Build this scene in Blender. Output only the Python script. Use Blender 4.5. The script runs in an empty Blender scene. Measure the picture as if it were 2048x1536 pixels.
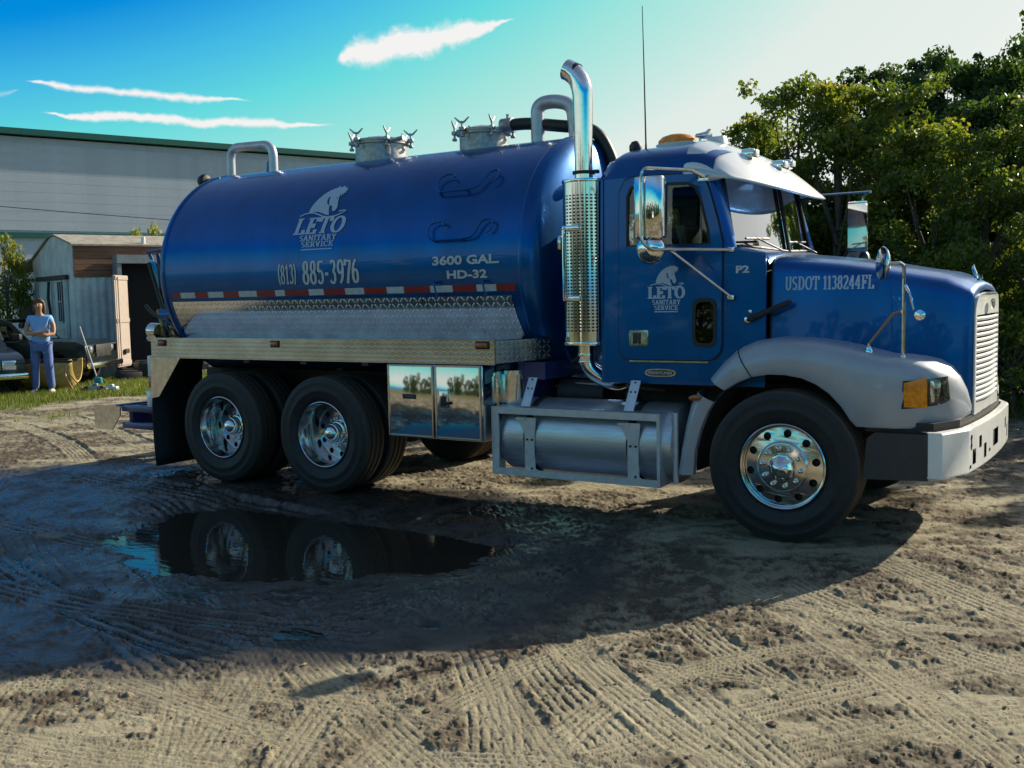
import bpy, bmesh, math, random
import numpy as np
from mathutils import Vector, Matrix, Euler
from mathutils.geometry import tessellate_polygon

PI = math.pi
R = math.radians
random.seed(7)
rng = np.random.default_rng(7)
SC = bpy.context.scene
C = SC.collection

# ------------------------------------------------------------------ camera
cam_d = bpy.data.cameras.new('camera')
cam = bpy.data.objects.new('camera', cam_d)
C.objects.link(cam)
SC.camera = cam
cam_d.sensor_width = 36
cam_d.lens = 36.84
cam_d.clip_start = 0.05
cam_d.clip_end = 3000
cam.matrix_world = Matrix(((0.8421, -0.0281, 0.5386, 2.313),
                           (0.5390, 0.0820, -0.8383, -8.226),
                           (-0.0206, 0.9962, 0.0842, 1.746),
                           (0, 0, 0, 1)))
CAM = (2.313, -8.226)

# ------------------------------------------------------------------ sun, sky, exposure
SUNV = Vector((0.84, 1.80, 1.0)).normalized()
SUN_EL = math.asin(SUNV.z)
SUN_AZ = math.atan2(SUNV.y, SUNV.x)
sun_d = bpy.data.lights.new('sun', 'SUN')
sun_d.energy = 5.0
sun_d.angle = R(0.53)
sun_d.color = (1.0, 0.895, 0.70)
sun = bpy.data.objects.new('sun', sun_d)
C.objects.link(sun)
sun.rotation_euler = SUNV.to_track_quat('Z', 'Y').to_euler()
sun.location = (10, 20, 20)

W = bpy.data.worlds.new('World')
SC.world = W
W.use_nodes = True
SC.view_settings.view_transform = 'Standard'
SC.view_settings.look = 'None'
EXPO = 0.62
SKYS = 0.085
SC.view_settings.exposure = EXPO
SC.view_settings.gamma = 1.0
SC.view_settings.use_curve_mapping = False
SC.cycles.max_bounces = 8
SC.cycles.transparent_max_bounces = 12
SC.cycles.use_denoising = True


class NT:
    """tiny node-tree writer"""
    def __init__(s, tree):
        s.t = tree
        s.n = tree.nodes
        s.l = tree.links

    def node(s, typ, **kw):
        n = s.n.new(typ)
        for k, v in kw.items():
            if k == 'ins':
                for a, b in v.items():
                    s.set(n.inputs[a], b)
            else:
                setattr(n, k, v)
        return n

    def set(s, sock, v):
        if isinstance(v, bpy.types.NodeSocket):
            s.l.new(v, sock)
        elif isinstance(v, bpy.types.Node):
            s.l.new(v.outputs[0], sock)
        else:
            sock.default_value = v

    def m(s, op, a, b=0.0, c=0.0, clamp=False):
        n = s.n.new('ShaderNodeMath')
        n.operation = op
        n.use_clamp = clamp
        s.set(n.inputs[0], a)
        s.set(n.inputs[1], b)
        if op in ('MULTIPLY_ADD', 'SMOOTH_MIN', 'COMPARE', 'WRAP'):
            s.set(n.inputs[2], c)
        return n.outputs[0]

    def mix(s, fac, a, b, mode='MIX'):
        n = s.n.new('ShaderNodeMix')
        n.data_type = 'RGBA'
        n.blend_type = mode
        s.set(n.inputs[0], fac)
        s.set(n.inputs[6], a)
        s.set(n.inputs[7], b)
        return n.outputs[2]

    def ramp(s, fac, stops, interp='LINEAR'):
        n = s.n.new('ShaderNodeValToRGB')
        n.color_ramp.interpolation = interp
        e = n.color_ramp.elements
        while len(e) < len(stops):
            e.new(0.5)
        for i, (p, c) in enumerate(stops):
            e[i].position = p
            e[i].color = (c, c, c, 1) if isinstance(c, (int, float)) else (*c, 1)
        s.set(n.inputs[0], fac)
        return n.outputs[0]

    def noise(s, vec, scale, detail=4.0, rough=0.55, dist=0.0):
        n = s.n.new('ShaderNodeTexNoise')
        if vec is not None:
            s.set(n.inputs['Vector'], vec)
        n.inputs['Scale'].default_value = scale
        n.inputs['Detail'].default_value = detail
        n.inputs['Roughness'].default_value = rough
        n.inputs['Distortion'].default_value = dist
        return n.outputs['Fac']

    def smooth(s, v, a, b, t0=0.0, t1=1.0):
        n = s.n.new('ShaderNodeMapRange')
        n.interpolation_type = 'SMOOTHSTEP'
        s.set(n.inputs[0], v)
        n.inputs[1].default_value = a
        n.inputs[2].default_value = b
        n.inputs[3].default_value = t0
        n.inputs[4].default_value = t1
        return n.outputs[0]


def build_world():
    nt = NT(W.node_tree)
    W.node_tree.nodes.clear()
    out = nt.node('ShaderNodeOutputWorld')
    bg = nt.node('ShaderNodeBackground')
    bg.inputs['Strength'].default_value = SKYS
    sky = nt.node('ShaderNodeTexSky', sky_type='NISHITA')
    sky.sun_disc = False
    sky.sun_elevation = SUN_EL
    sky.sun_rotation = PI / 2 - SUN_AZ
    sky.altitude = 10
    sky.air_density = 1.35
    sky.dust_density = 1.6
    sky.ozone_density = 1.2
    # the camera's strongly saturated rendering of this low sky: one smooth colour scale
    # driven by the sky's own brightness; higher up it returns to the plain sky
    sc_ = nt.node('ShaderNodeSeparateColor')
    nt.set(sc_.inputs[0], sky)
    raw = nt.m('MULTIPLY', sc_.outputs[0], 0.0895)
    K = 1 / (SKYS * 2 ** EXPO)
    graded = nt.ramp(nt.m('MULTIPLY', raw, 1.0, clamp=True), [
        (0.10, (.015, .19, .60)), (0.225, (0.0, .262, .716)), (0.257, (.053, .475, .78)), (0.30, (.130, .70, .73)),
        (0.356, (.34, .775, .72)), (0.49, (.76, .84, .80)), (0.65, (.80, .86, .82)), (1.0, (1.0, 1.0, .95))])
    vm = nt.node('ShaderNodeVectorMath', operation='SCALE')
    nt.set(vm.inputs[0], graded)
    vm.inputs['Scale'].default_value = K
    tcg = nt.node('ShaderNodeTexCoord')
    sg = nt.node('ShaderNodeSeparateXYZ')
    nt.set(sg.inputs[0], tcg.outputs['Generated'])
    tint = nt.mix(nt.smooth(sg.outputs[2], .30, .52), vm.outputs[0], sky)
    # wisps of cloud, placed by azimuth and elevation
    geo = nt.node('ShaderNodeTexCoord')
    sep = nt.node('ShaderNodeSeparateXYZ')
    nrm = nt.node('ShaderNodeVectorMath', operation='NORMALIZE')
    nt.set(nrm.inputs[0], geo.outputs['Generated'])
    nt.set(sep.inputs[0], nrm.outputs[0])
    az = nt.m('MULTIPLY', nt.m('ARCTAN2', sep.outputs[1], sep.outputs[0]), 180 / PI)
    el = nt.m('MULTIPLY', nt.m('ARCSINE', sep.outputs[2]), 180 / PI)
    n1 = nt.noise(nrm.outputs[0], 30, 4, 0.5)
    n2 = nt.noise(nrm.outputs[0], 130, 5, 0.6)
    # clouds: (az0, el0) -> (az1, el1), half width, strength
    total = None
    for (a0, e0, a1, e1, w0, w1, st, wob) in (
            (146.9, 10.75, 135.6, 10.2, 0.15, 0.22, 1.0, 0.7),
            (146.2, 9.28, 131.2, 9.15, 0.19, 0.24, 1.25, 0.7),
            (131.7, 12.45, 121.7, 14.45, 0.85, 0.42, 1.5, 1.5),
            (149.5, 9.7, 147.0, 10.4, 0.18, 0.1, 0.25, 0.6)):
        dx, dy = a1 - a0, e1 - e0
        L = math.hypot(dx, dy)
        ux, uy = dx / L, dy / L
        pa = nt.m('SUBTRACT', az, a0)
        pe = nt.m('SUBTRACT', el, e0)
        along = nt.m('DIVIDE', nt.m('ADD', nt.m('MULTIPLY', pa, ux), nt.m('MULTIPLY', pe, uy)), L)
        across = nt.m('ADD', nt.m('MULTIPLY', pa, -uy), nt.m('MULTIPLY', pe, ux))
        across = nt.m('ADD', across, nt.m('MULTIPLY', nt.m('SUBTRACT', n1, 0.5), wob))
        w = nt.m('ADD', w0, nt.m('MULTIPLY', along, w1 - w0))
        # taper at both ends
        ta = nt.smooth(along, -0.02, 0.16)
        tb = nt.smooth(along, 1.0, 0.6)
        env = nt.m('MULTIPLY', ta, tb)
        w = nt.m('MULTIPLY', w, nt.m('MULTIPLY_ADD', env, 0.9, 0.12))
        q = nt.m('DIVIDE', nt.m('ABSOLUTE', across), w)
        d = nt.m('SUBTRACT', 1.15, q)
        d = nt.m('ADD', d, nt.m('MULTIPLY', nt.m('SUBTRACT', n2, 0.5), 1.1))
        d = nt.smooth(d, -0.35, 1.15)
        d = nt.m('MULTIPLY', d, nt.m('MULTIPLY', nt.smooth(env, 0.0, 0.25), st))
        total = d if total is None else nt.m('MAXIMUM', total, d)
    total = nt.m('MINIMUM', total, 1.0)
    col = nt.mix(total, tint, (6.9, 6.85, 6.8, 1))
    nt.set(bg.inputs['Color'], col)
    nt.l.new(bg.outputs[0], out.inputs[0])


build_world()

# ------------------------------------------------------------------ object helpers
def tag(o, label=None, cat=None, group=None, kind=None):
    if label: o['label'] = label
    if cat: o['category'] = cat
    if group: o['group'] = group
    if kind: o['kind'] = kind
    return o


def empty(name, loc=(0, 0, 0), rz=0.0):
    o = bpy.data.objects.new(name, None)
    o.empty_display_size = 0.2
    C.objects.link(o)
    o.location = loc
    o.rotation_euler = (0, 0, rz)
    return o


def copy_tree(o, parent=None):
    c = o.copy()
    C.objects.link(c)
    c.parent = parent
    for ch in list(o.children):
        copy_tree(ch, c)
    return c


def fillet(pts, r, n=6):
    """round the corners of a polyline"""
    P = [Vector(p) for p in pts]
    out = [P[0]]
    for i in range(1, len(P) - 1):
        a, b, c = P[i - 1], P[i], P[i + 1]
        ra = min(r, (a - b).length * .49, (c - b).length * .49)
        p0 = b + (a - b).normalized() * ra
        p2 = b + (c - b).normalized() * ra
        for k in range(n + 1):
            t = k / n
            out.append(p0 * (1 - t) ** 2 + b * 2 * t * (1 - t) + p2 * t * t)
    out.append(P[-1])
    return out


class MB:
    def __init__(s):
        s.v, s.f, s.m = [], [], []

    def add(s, vs, fs, mi=0):
        o = len(s.v)
        s.v += [tuple(v) for v in vs]
        s.f += [tuple(i + o for i in f) for f in fs]
        s.m += [mi] * len(fs)
        return s

    def box(s, lo, hi, bev=0.0, mi=0, M=None):
        lo, hi = Vector(lo), Vector(hi)
        c, d = (lo + hi) / 2, (hi - lo)
        bm = bmesh.new()
        bmesh.ops.create_cube(bm, size=1)
        for v in bm.verts:
            v.co = Vector((v.co.x * d.x, v.co.y * d.y, v.co.z * d.z))
        if bev > 0:
            bev = min(bev, min(abs(d.x), abs(d.y), abs(d.z)) * .45)
            bmesh.ops.bevel(bm, geom=bm.edges[:], offset=bev, segments=2, affect='EDGES', profile=.5)
        bm.verts.index_update()
        vs = [v.co + c for v in bm.verts]
        if M is not None:
            vs = [M @ v for v in vs]
        s.add(vs, [[v.index for v in f.verts] for f in bm.faces], mi)
        bm.free()
        return s

    def cyl(s, p0, p1, r0, r1=None, n=16, caps=True, mi=0):
        p0, p1 = Vector(p0), Vector(p1)
        r1 = r0 if r1 is None else r1
        q = (p1 - p0).to_track_quat('Z', 'Y')
        vs = []
        for p, r in ((p0, r0), (p1, r1)):
            for k in range(n):
                a = 2 * PI * k / n
                vs.append(p + q @ Vector((r * math.cos(a), r * math.sin(a), 0)))
        fs = [(k, (k + 1) % n, n + (k + 1) % n, n + k) for k in range(n)]
        if caps:
            fs += [tuple(range(n))[::-1], tuple(range(n, 2 * n))]
        return s.add(vs, fs, mi)

    def tube(s, pts, r, n=10, caps=True, mi=0, flat=1.0):
        P = [Vector(p) for p in pts]
        rr = r if isinstance(r, (list, tuple)) else [r] * len(P)
        T = []
        for i in range(len(P)):
            a = P[max(i - 1, 0)]
            b = P[min(i + 1, len(P) - 1)]
            T.append((b - a).normalized())
        up = Vector((0, 0, 1)) if abs(T[0].z) < .9 else Vector((0, 1, 0))
        u = T[0].cross(up).normalized()
        vs = []
        for i, p in enumerate(P):
            u = (u - T[i] * u.dot(T[i]))
            u = u.normalized() if u.length > 1e-6 else T[i].orthogonal().normalized()
            w = T[i].cross(u)
            for k in range(n):
                a = 2 * PI * k / n
                vs.append(p + u * (rr[i] * math.cos(a)) + w * (rr[i] * flat * math.sin(a)))
        fs = []
        for i in range(len(P) - 1):
            for k in range(n):
                fs.append((i * n + k, i * n + (k + 1) % n, (i + 1) * n + (k + 1) % n, (i + 1) * n + k))
        if caps:
            fs += [tuple(range(n))[::-1], tuple(range((len(P) - 1) * n, len(P) * n))]
        return s.add(vs, fs, mi)

    def lathe(s, prof, org, axis, n=48, mi=0, closed=False):
        """prof: (radius, height along axis)"""
        org = Vector(org)
        q = Vector(axis).to_track_quat('Z', 'Y')
        vs = []
        for (r, h) in prof:
            for k in range(n):
                a = 2 * PI * k / n
                vs.append(org + q @ Vector((r * math.cos(a), r * math.sin(a), h)))
        fs = []
        m = len(prof)
        for i in range(m if closed else m - 1):
            j = (i + 1) % m
            for k in range(n):
                fs.append((i * n + k, i * n + (k + 1) % n, j * n + (k + 1) % n, j * n + k))
        return s.add(vs, fs, mi)

    def grid(s, fn, nu, nv, mi=0, closeu=False, closev=False):
        vs = [fn(i / (nu if closeu else nu - 1), j / (nv if closev else nv - 1)) for i in range(nu) for j in range(nv)]
        fs = []
        for i in range(nu if closeu else nu - 1):
            for j in range(nv if closev else nv - 1):
                i2, j2 = (i + 1) % nu, (j + 1) % nv
                fs.append((i * nv + j, i2 * nv + j, i2 * nv + j2, i * nv + j2))
        return s.add(vs, fs, mi)

    def rows(s, sections, mi=0, close=False, caps=False):
        n = len(sections[0])
        vs = [p for sec in sections for p in sec]
        fs = []
        for i in range(len(sections) - 1):
            for j in range(n if close else n - 1):
                k = (j + 1) % n
                fs.append((i * n + j, (i + 1) * n + j, (i + 1) * n + k, i * n + k))
        if caps:
            fs += [tuple(range(n)), tuple(range((len(sections) - 1) * n, len(sections) * n))[::-1]]
        return s.add(vs, fs, mi)

    def plate(s, loops, fn, t, mi=0):
        """loops: 2D outlines (first outer, rest holes); fn(u,v,d)->3D, d in 0..t"""
        flat = [p for lp in loops for p in lp]
        tris = tessellate_polygon([[Vector((p[0], p[1], 0)) for p in lp] for lp in loops])
        n = len(flat)
        vs = [fn(p[0], p[1], 0) for p in flat]
        fs = [tuple(x) for x in tris]
        if t:
            vs += [fn(p[0], p[1], t) for p in flat]
            fs += [tuple(i + n for i in reversed(x)) for x in tris]
            o = 0
            for lp in loops:
                m = len(lp)
                for k in range(m):
                    a, b = o + k, o + (k + 1) % m
                    fs.append((a, b, b + n, a + n))
                o += m
        return s.add(vs, fs, mi)

    def build(s, name, mat, parent=None, smooth=35, sub=0, solid=0.0, bevel=0.0):
        me = bpy.data.meshes.new(name)
        me.from_pydata(s.v, [], s.f)
        mats = mat if isinstance(mat, (list, tuple)) else [mat]
        for m_ in mats:
            me.materials.append(m_)
        if len(mats) > 1:
            me.polygons.foreach_set('material_index', s.m)
        bm = bmesh.new()
        bm.from_mesh(me)
        bmesh.ops.remove_doubles(bm, verts=bm.verts, dist=1e-5)
        bmesh.ops.recalc_face_normals(bm, faces=bm.faces)
        bm.to_mesh(me)
        bm.free()
        if smooth:
            me.shade_smooth()
            me.set_sharp_from_angle(angle=R(smooth))
        o = bpy.data.objects.new(name, me)
        C.objects.link(o)
        o.parent = parent
        if solid:
            md = o.modifiers.new('solid', 'SOLIDIFY')
            md.thickness = solid
            md.offset = 0
        if bevel:
            md = o.modifiers.new('bevel', 'BEVEL')
            md.width = bevel
            md.segments = 2
            md.limit_method = 'ANGLE'
            md.angle_limit = R(40)
        if sub:
            md = o.modifiers.new('sub', 'SUBSURF')
            md.levels = md.render_levels = sub
        return o


def skin_mesh(name, verts, edges, radii, mat, parent=None, sub=2, root=0):
    me = bpy.data.meshes.new(name + '_skin')
    me.from_pydata([tuple(v) for v in verts], edges, [])
    o = bpy.data.objects.new(name + '_skin', me)
    C.objects.link(o)
    o.modifiers.new('skin', 'SKIN')
    me.skin_vertices[0].data
    for i, r in enumerate(radii):
        me.skin_vertices[0].data[i].radius = r if isinstance(r, (tuple, list)) else (r, r)
        me.skin_vertices[0].data[i].use_root = (i == root)
    md = o.modifiers.new('sub', 'SUBSURF')
    md.levels = md.render_levels = sub
    dg = bpy.context.evaluated_depsgraph_get()
    dg.update()
    ev = o.evaluated_get(dg)
    m2 = bpy.data.meshes.new_from_object(ev)
    m2.name = name
    bpy.data.objects.remove(o)
    m2.materials.clear()
    m2.materials.append(mat)
    m2.shade_smooth()
    o2 = bpy.data.objects.new(name, m2)
    C.objects.link(o2)
    o2.parent = parent
    return o2


# ------------------------------------------------------------------ materials
MAT = {}


def mat(name, col, rough=0.5, metal=0.0, coat=0.0, spec=0.5, noise=0.0, nscale=8.0, bump=0.0, bscale=60.0,
        dirt=None, trans=0.0, rvar=0.0, stretch=None, dirt_amt=0.35):
    m = bpy.data.materials.new(name)
    m.use_nodes = True
    nt = NT(m.node_tree)
    b = m.node_tree.nodes['Principled BSDF']
    b.inputs['Base Color'].default_value = (*col, 1)
    b.inputs['Roughness'].default_value = rough
    b.inputs['Metallic'].default_value = metal
    b.inputs['Coat Weight'].default_value = coat
    b.inputs['Coat Roughness'].default_value = 0.03
    b.inputs['Specular IOR Level'].default_value = spec
    b.inputs['Transmission Weight'].default_value = trans
    tc = nt.node('ShaderNodeTexCoord')
    vec = tc.outputs['Object']
    if stretch:
        mp = nt.node('ShaderNodeMapping')
        mp.inputs['Scale'].default_value = stretch
        nt.set(mp.inputs[0], vec)
        vec = mp.outputs[0]
    colout = None
    if noise:
        f = nt.noise(vec, nscale, 5, .6)
        colout = nt.mix(nt.smooth(f, .3, .7), (*[c * (1 - noise) for c in col], 1), (*[min(1, c * (1 + noise)) for c in col], 1))
    if dirt:
        f = nt.noise(vec, nscale * .6 + 2, 6, .65)
        f = nt.m('MULTIPLY', nt.smooth(f, .45, .75), dirt_amt)
        colout = nt.mix(f, colout if colout is not None else (*col, 1), (*dirt, 1))
        nt.set(b.inputs['Roughness'], nt.m('ADD', nt.m('MULTIPLY', f, .5), rough))
    elif rvar:
        f = nt.noise(vec, nscale, 5, .6)
        nt.set(b.inputs['Roughness'], nt.m('ADD', nt.m('MULTIPLY', nt.m('SUBTRACT', f, .5), rvar), rough))
    if colout is not None:
        nt.set(b.inputs['Base Color'], colout)
    if bump:
        bp = nt.node('ShaderNodeBump')
        bp.inputs['Strength'].default_value = bump
        bp.inputs['Distance'].default_value = 0.01
        nt.set(bp.inputs['Height'], nt.noise(vec, bscale, 3, .6))
        nt.set(b.inputs['Normal'], bp.outputs[0])
    MAT[name] = m
    return m


DUST = (0.20, 0.16, 0.10)
M_blue = mat('blue_paint', (0.001, 0.088, 0.30), .30, .68, .38, .15, noise=.14, nscale=2.5, stretch=(1, 1, .35), dirt=(.05, .09, .16), dirt_amt=.22, bump=.02, bscale=1.6)
M_bluedk = mat('blue_paint_old', (0.003, 0.028, 0.15), .4, 0, .5, .5, noise=.2, nscale=6, dirt=(.06, .06, .06))
M_grey = mat('silver_grey_paint', (0.37, 0.40, 0.45), .42, .25, .35, .5, noise=.06, nscale=3, dirt=DUST, dirt_amt=.16)
M_silver = mat('silver_visor_paint', (0.62, 0.64, 0.66), .35, .3, .6, .5, noise=.05, nscale=4)
M_white = mat('white_paint', (0.74, 0.75, 0.74), .4, 0, .4, .5, noise=.05, nscale=6, dirt=DUST, dirt_amt=.12)
M_chrome = mat('chrome', (0.80, 0.80, 0.78), .05, 1.0, noise=.06, nscale=30, rvar=.05)
M_rim = mat('polished_rim', (0.62, 0.62, 0.61), .13, 1.0, noise=.08, nscale=20, rvar=.08)
M_chrome_dull = mat('worn_chrome', (0.66, 0.66, 0.64), .16, 1.0, noise=.15, nscale=20, rvar=.12)
M_alu = mat('cast_aluminium', (0.36, 0.37, 0.38), .45, .85, noise=.2, nscale=25, bump=.15, bscale=90)
M_alu_tank = mat('brushed_aluminium', (0.60, 0.62, 0.65), .34, .8, noise=.10, nscale=6, stretch=(.6, 12, 12), dirt=(.25, .22, .18), dirt_amt=.25, bump=.08, bscale=40)
M_steel = mat('polished_steel', (0.72, 0.72, 0.70), .07, 1.0, noise=.05, nscale=3, bump=.035, bscale=3.2)
M_galv = mat('painted_silver_steel', (0.58, 0.62, 0.68), .38, .6, noise=.08, nscale=14, dirt=DUST, dirt_amt=.2)
M_pipe = mat('silver_pipe_paint', (0.50, 0.50, 0.53), .35, .55, noise=.1, nscale=9)
M_black = mat('black_steel', (0.012, 0.013, 0.015), .55, 0, noise=.3, nscale=10, dirt=(.05, .04, .03), dirt_amt=.5)
M_rubber = mat('black_rubber', (0.014, 0.0145, 0.016), .62, 0, noise=.25, nscale=14, dirt=(.045, .038, .03), dirt_amt=.4, bump=.1, bscale=70)
M_plastic = mat('dark_plastic', (0.030, 0.033, 0.036), .5, 0, noise=.12, nscale=12, bump=.05, bscale=160)
M_flap = mat('mud_flap_rubber', (0.008, 0.009, 0.010), .7, 0, noise=.2)
M_amber = mat('amber_lens', (0.85, 0.26, 0.01), .22, 0, .25, spec=.3, noise=.25, nscale=30, bump=.3, bscale=60)
M_amber_dk = mat('amber_marker', (0.35, 0.09, 0.008), .25, 0, .6, noise=.2, nscale=60)
M_red = mat('red_lens', (0.35, 0.015, 0.012), .25, 0, .6)
M_redtape = mat('red_tape', (0.26, 0.012, 0.018), .4, 0, .2, noise=.1, nscale=20)
M_whitetape = mat('white_tape', (0.50, 0.53, 0.52), .4, 0, .2, noise=.12, nscale=20)
M_decal = mat('decal_grey_blue', (0.42, 0.50, 0.62), .4, 0, .2)
M_decal_w = mat('decal_white', (0.52, 0.55, 0.55), .4, 0, .2, noise=.1, nscale=30)
M_inside = mat('cab_interior', (0.045, 0.047, 0.05), .8)
M_seat = mat('seat_fabric', (0.07, 0.075, 0.085), .9, bump=.2)
M_hose = mat('black_hose', (0.012, 0.014, 0.013), .45, bump=.2, bscale=50)
M_brass = mat('dirty_yellow_pump', (0.30, 0.24, 0.06), .5, .3, noise=.4, nscale=20)
M_cyan = mat('cyan_plastic', (0.02, 0.45, 0.75), .35)
M_bronze = mat('copper_rod', (0.30, 0.19, 0.14), .35, .8)


def glass_mat(name, tint=(0.5, 0.6, 0.58), refl=1.0):
    m = bpy.data.materials.new(name)
    m.use_nodes = True
    nt = NT(m.node_tree)
    m.node_tree.nodes.clear()
    out = nt.node('ShaderNodeOutputMaterial')
    tr = nt.node('ShaderNodeBsdfTransparent')
    tr.inputs[0].default_value = (*tint, 1)
    gl = nt.node('ShaderNodeBsdfGlossy')
    gl.inputs['Roughness'].default_value = 0.02
    gl.inputs['Color'].default_value = (.95, .97, 1, 1)
    fr = nt.node('ShaderNodeFresnel')
    fr.inputs[0].default_value = 1.55
    mx = nt.node('ShaderNodeMixShader')
    nt.set(mx.inputs[0], nt.m('MULTIPLY', nt.m('ADD', fr.outputs[0], .03), refl, clamp=True))
    nt.l.new(tr.outputs[0], mx.inputs[1])
    nt.l.new(gl.outputs[0], mx.inputs[2])
    nt.l.new(mx.outputs[0], out.inputs[0])
    return m


def tyre_mat():
    m = mat('tyre_rubber', (0.014, 0.0145, 0.016), .62, 0, noise=.25, nscale=14, bump=.1, bscale=70)
    nt = NT(m.node_tree)
    b = m.node_tree.nodes['Principled BSDF']
    old = b.inputs['Base Color'].links[0].from_socket
    tc = nt.node('ShaderNodeTexCoord')
    sp = nt.node('ShaderNodeSeparateXYZ')
    nt.set(sp.inputs[0], tc.outputs['Object'])
    r = nt.m('SQRT', nt.m('ADD', nt.m('POWER', sp.outputs[0], 2.0), nt.m('POWER', sp.outputs[2], 2.0)))
    r = nt.m('ADD', r, nt.m('MULTIPLY', nt.m('SUBTRACT', nt.noise(tc.outputs['Object'], 22, 4, .6), .5), .03))
    edge = nt.m('MULTIPLY', nt.smooth(r, .500, .528), .55)
    nt.set(b.inputs['Base Color'], nt.mix(edge, old, (.10, .068, .042, 1)))
    return m


M_tyre = tyre_mat()
M_glass = glass_mat('cab_glass', (.42, .50, .47))
M_wsglass = glass_mat('windshield_glass', (.5, .58, .55), 3.4)
M_lamp = glass_mat('lamp_glass', (.85, .88, .86))


def diamond_mat(name, col=(0.62, 0.63, 0.62), rough=.16, axes='xz', scale=26.0, strength=.5):
    """bright tread plate: short raised bars in two alternating directions"""
    m = bpy.data.materials.new(name)
    m.use_nodes = True
    nt = NT(m.node_tree)
    b = m.node_tree.nodes['Principled BSDF']
    b.inputs['Metallic'].default_value = 1
    tc = nt.node('ShaderNodeTexCoord')
    sp = nt.node('ShaderNodeSeparateXYZ')
    nt.set(sp.inputs[0], tc.outputs['Object'])
    ix = {'x': 0, 'y': 1, 'z': 2}
    a = nt.m('MULTIPLY', sp.outputs[ix[axes[0]]], scale)
    c = nt.m('MULTIPLY', sp.outputs[ix[axes[1]]], scale)
    ia, ic = nt.m('FLOOR', a), nt.m('FLOOR', c)
    fa = nt.m('SUBTRACT', nt.m('FRACT', a), .5)
    fc = nt.m('SUBTRACT', nt.m('FRACT', c), .5)
    par = nt.m('MODULO', nt.m('ABSOLUTE', nt.m('ADD', ia, ic)), 2.0)
    sgn = nt.m('SUBTRACT', nt.m('MULTIPLY', par, 2.0), 1.0)
    u = nt.m('ADD', fa, nt.m('MULTIPLY', fc, sgn))
    w = nt.m('SUBTRACT', fa, nt.m('MULTIPLY', fc, sgn))
    q = nt.m('ADD', nt.m('POWER', nt.m('MULTIPLY', nt.m('ABSOLUTE', u), 1.35), 2.0), nt.m('POWER', nt.m('MULTIPLY', nt.m('ABSOLUTE', w), 4.6), 2.0))
    h = nt.smooth(q, 1.0, .1)
    bp = nt.node('ShaderNodeBump')
    bp.inputs['Strength'].default_value = strength
    bp.inputs['Distance'].default_value = 0.004
    nt.set(bp.inputs['Height'], h)
    nt.set(b.inputs['Normal'], bp.outputs[0])
    n = nt.noise(tc.outputs['Object'], 5, 5, .6)
    nt.set(b.inputs['Base Color'], nt.mix(nt.smooth(n, .3, .7), (*[x * .82 for x in col], 1), (*col, 1)))
    nt.set(b.inputs['Roughness'], nt.m('MULTIPLY_ADD', nt.m('SUBTRACT', n, .5), .15, rough))
    return m


M_diamond = diamond_mat('tread_plate')
M_diamond_dull = diamond_mat('tread_plate_dull', (0.74, 0.75, 0.74), .17, 'xz', 20, .85)
M_diamond_end = diamond_mat('tread_plate_end', (0.40, 0.41, 0.42), .25, 'yz', 26, .5)


def shield_mat():
    """chrome heat shield with rows of punched slots"""
    m = bpy.data.materials.new('punched_chrome')
    m.use_nodes = True
    nt = NT(m.node_tree)
    b = m.node_tree.nodes['Principled BSDF']
    tc = nt.node('ShaderNodeTexCoord')
    sp = nt.node('ShaderNodeSeparateXYZ')
    nt.set(sp.inputs[0], tc.outputs['Object'])
    ang = nt.m('MULTIPLY', nt.m('ARCTAN2', sp.outputs[1], sp.outputs[0]), 30 / (2 * PI))
    z = nt.m('MULTIPLY', sp.outputs[2], 1 / .026)
    fa = nt.m('ABSOLUTE', nt.m('SUBTRACT', nt.m('FRACT', ang), .5))
    fz = nt.m('ABSOLUTE', nt.m('SUBTRACT', nt.m('FRACT', z), .5))
    hole = nt.m('MULTIPLY', nt.m('LESS_THAN', fa, .30), nt.m('LESS_THAN', fz, .24))
    inz = nt.m('MULTIPLY', nt.m('GREATER_THAN', sp.outputs[2], .10), nt.m('LESS_THAN', sp.outputs[2], 1.16))
    hole = nt.m('MULTIPLY', hole, inz)
    nt.set(b.inputs['Base Color'], nt.mix(hole, (.74, .74, .70, 1), (.02, .02, .022, 1)))
    nt.set(b.inputs['Metallic'], nt.m('SUBTRACT', 1.0, hole))
    nt.set(b.inputs['Roughness'], nt.m('MULTIPLY_ADD', hole, .5, .10))
    bp = nt.node('ShaderNodeBump')
    bp.inputs['Strength'].default_value = .5
    bp.inputs['Distance'].default_value = .004
    nt.set(bp.inputs['Height'], nt.m('SUBTRACT', 1.0, hole))
    nt.set(b.inputs['Normal'], bp.outputs[0])
    return m


M_shield = shield_mat()

# ================================================================== ground
def vnoise(x, y, seed):
    """value noise on arrays"""
    g = np.random.default_rng(seed).random((256, 256))
    xi, yi = np.floor(x).astype(int), np.floor(y).astype(int)
    fx, fy = x - xi, y - yi
    fx, fy = fx * fx * (3 - 2 * fx), fy * fy * (3 - 2 * fy)
    a = g[xi % 256, yi % 256]; b = g[(xi + 1) % 256, yi % 256]
    c = g[xi % 256, (yi + 1) % 256]; d = g[(xi + 1) % 256, (yi + 1) % 256]
    return (a * (1 - fx) + b * fx) * (1 - fy) + (c * (1 - fx) + d * fx) * fy - .5


def fbm(x, y, f, octs, seed, rough=.55):
    s, a, n = 0, 1, 0
    for i in range(octs):
        s = s + a * vnoise(x * f + 17.3 * i, y * f - 9.1 * i, seed + i)
        n += a; a *= rough; f *= 2.03
    return s / n


def sstep(v, a, b):
    t = np.clip((v - a) / (b - a), 0, 1)
    return t * t * (3 - 2 * t)


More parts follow.
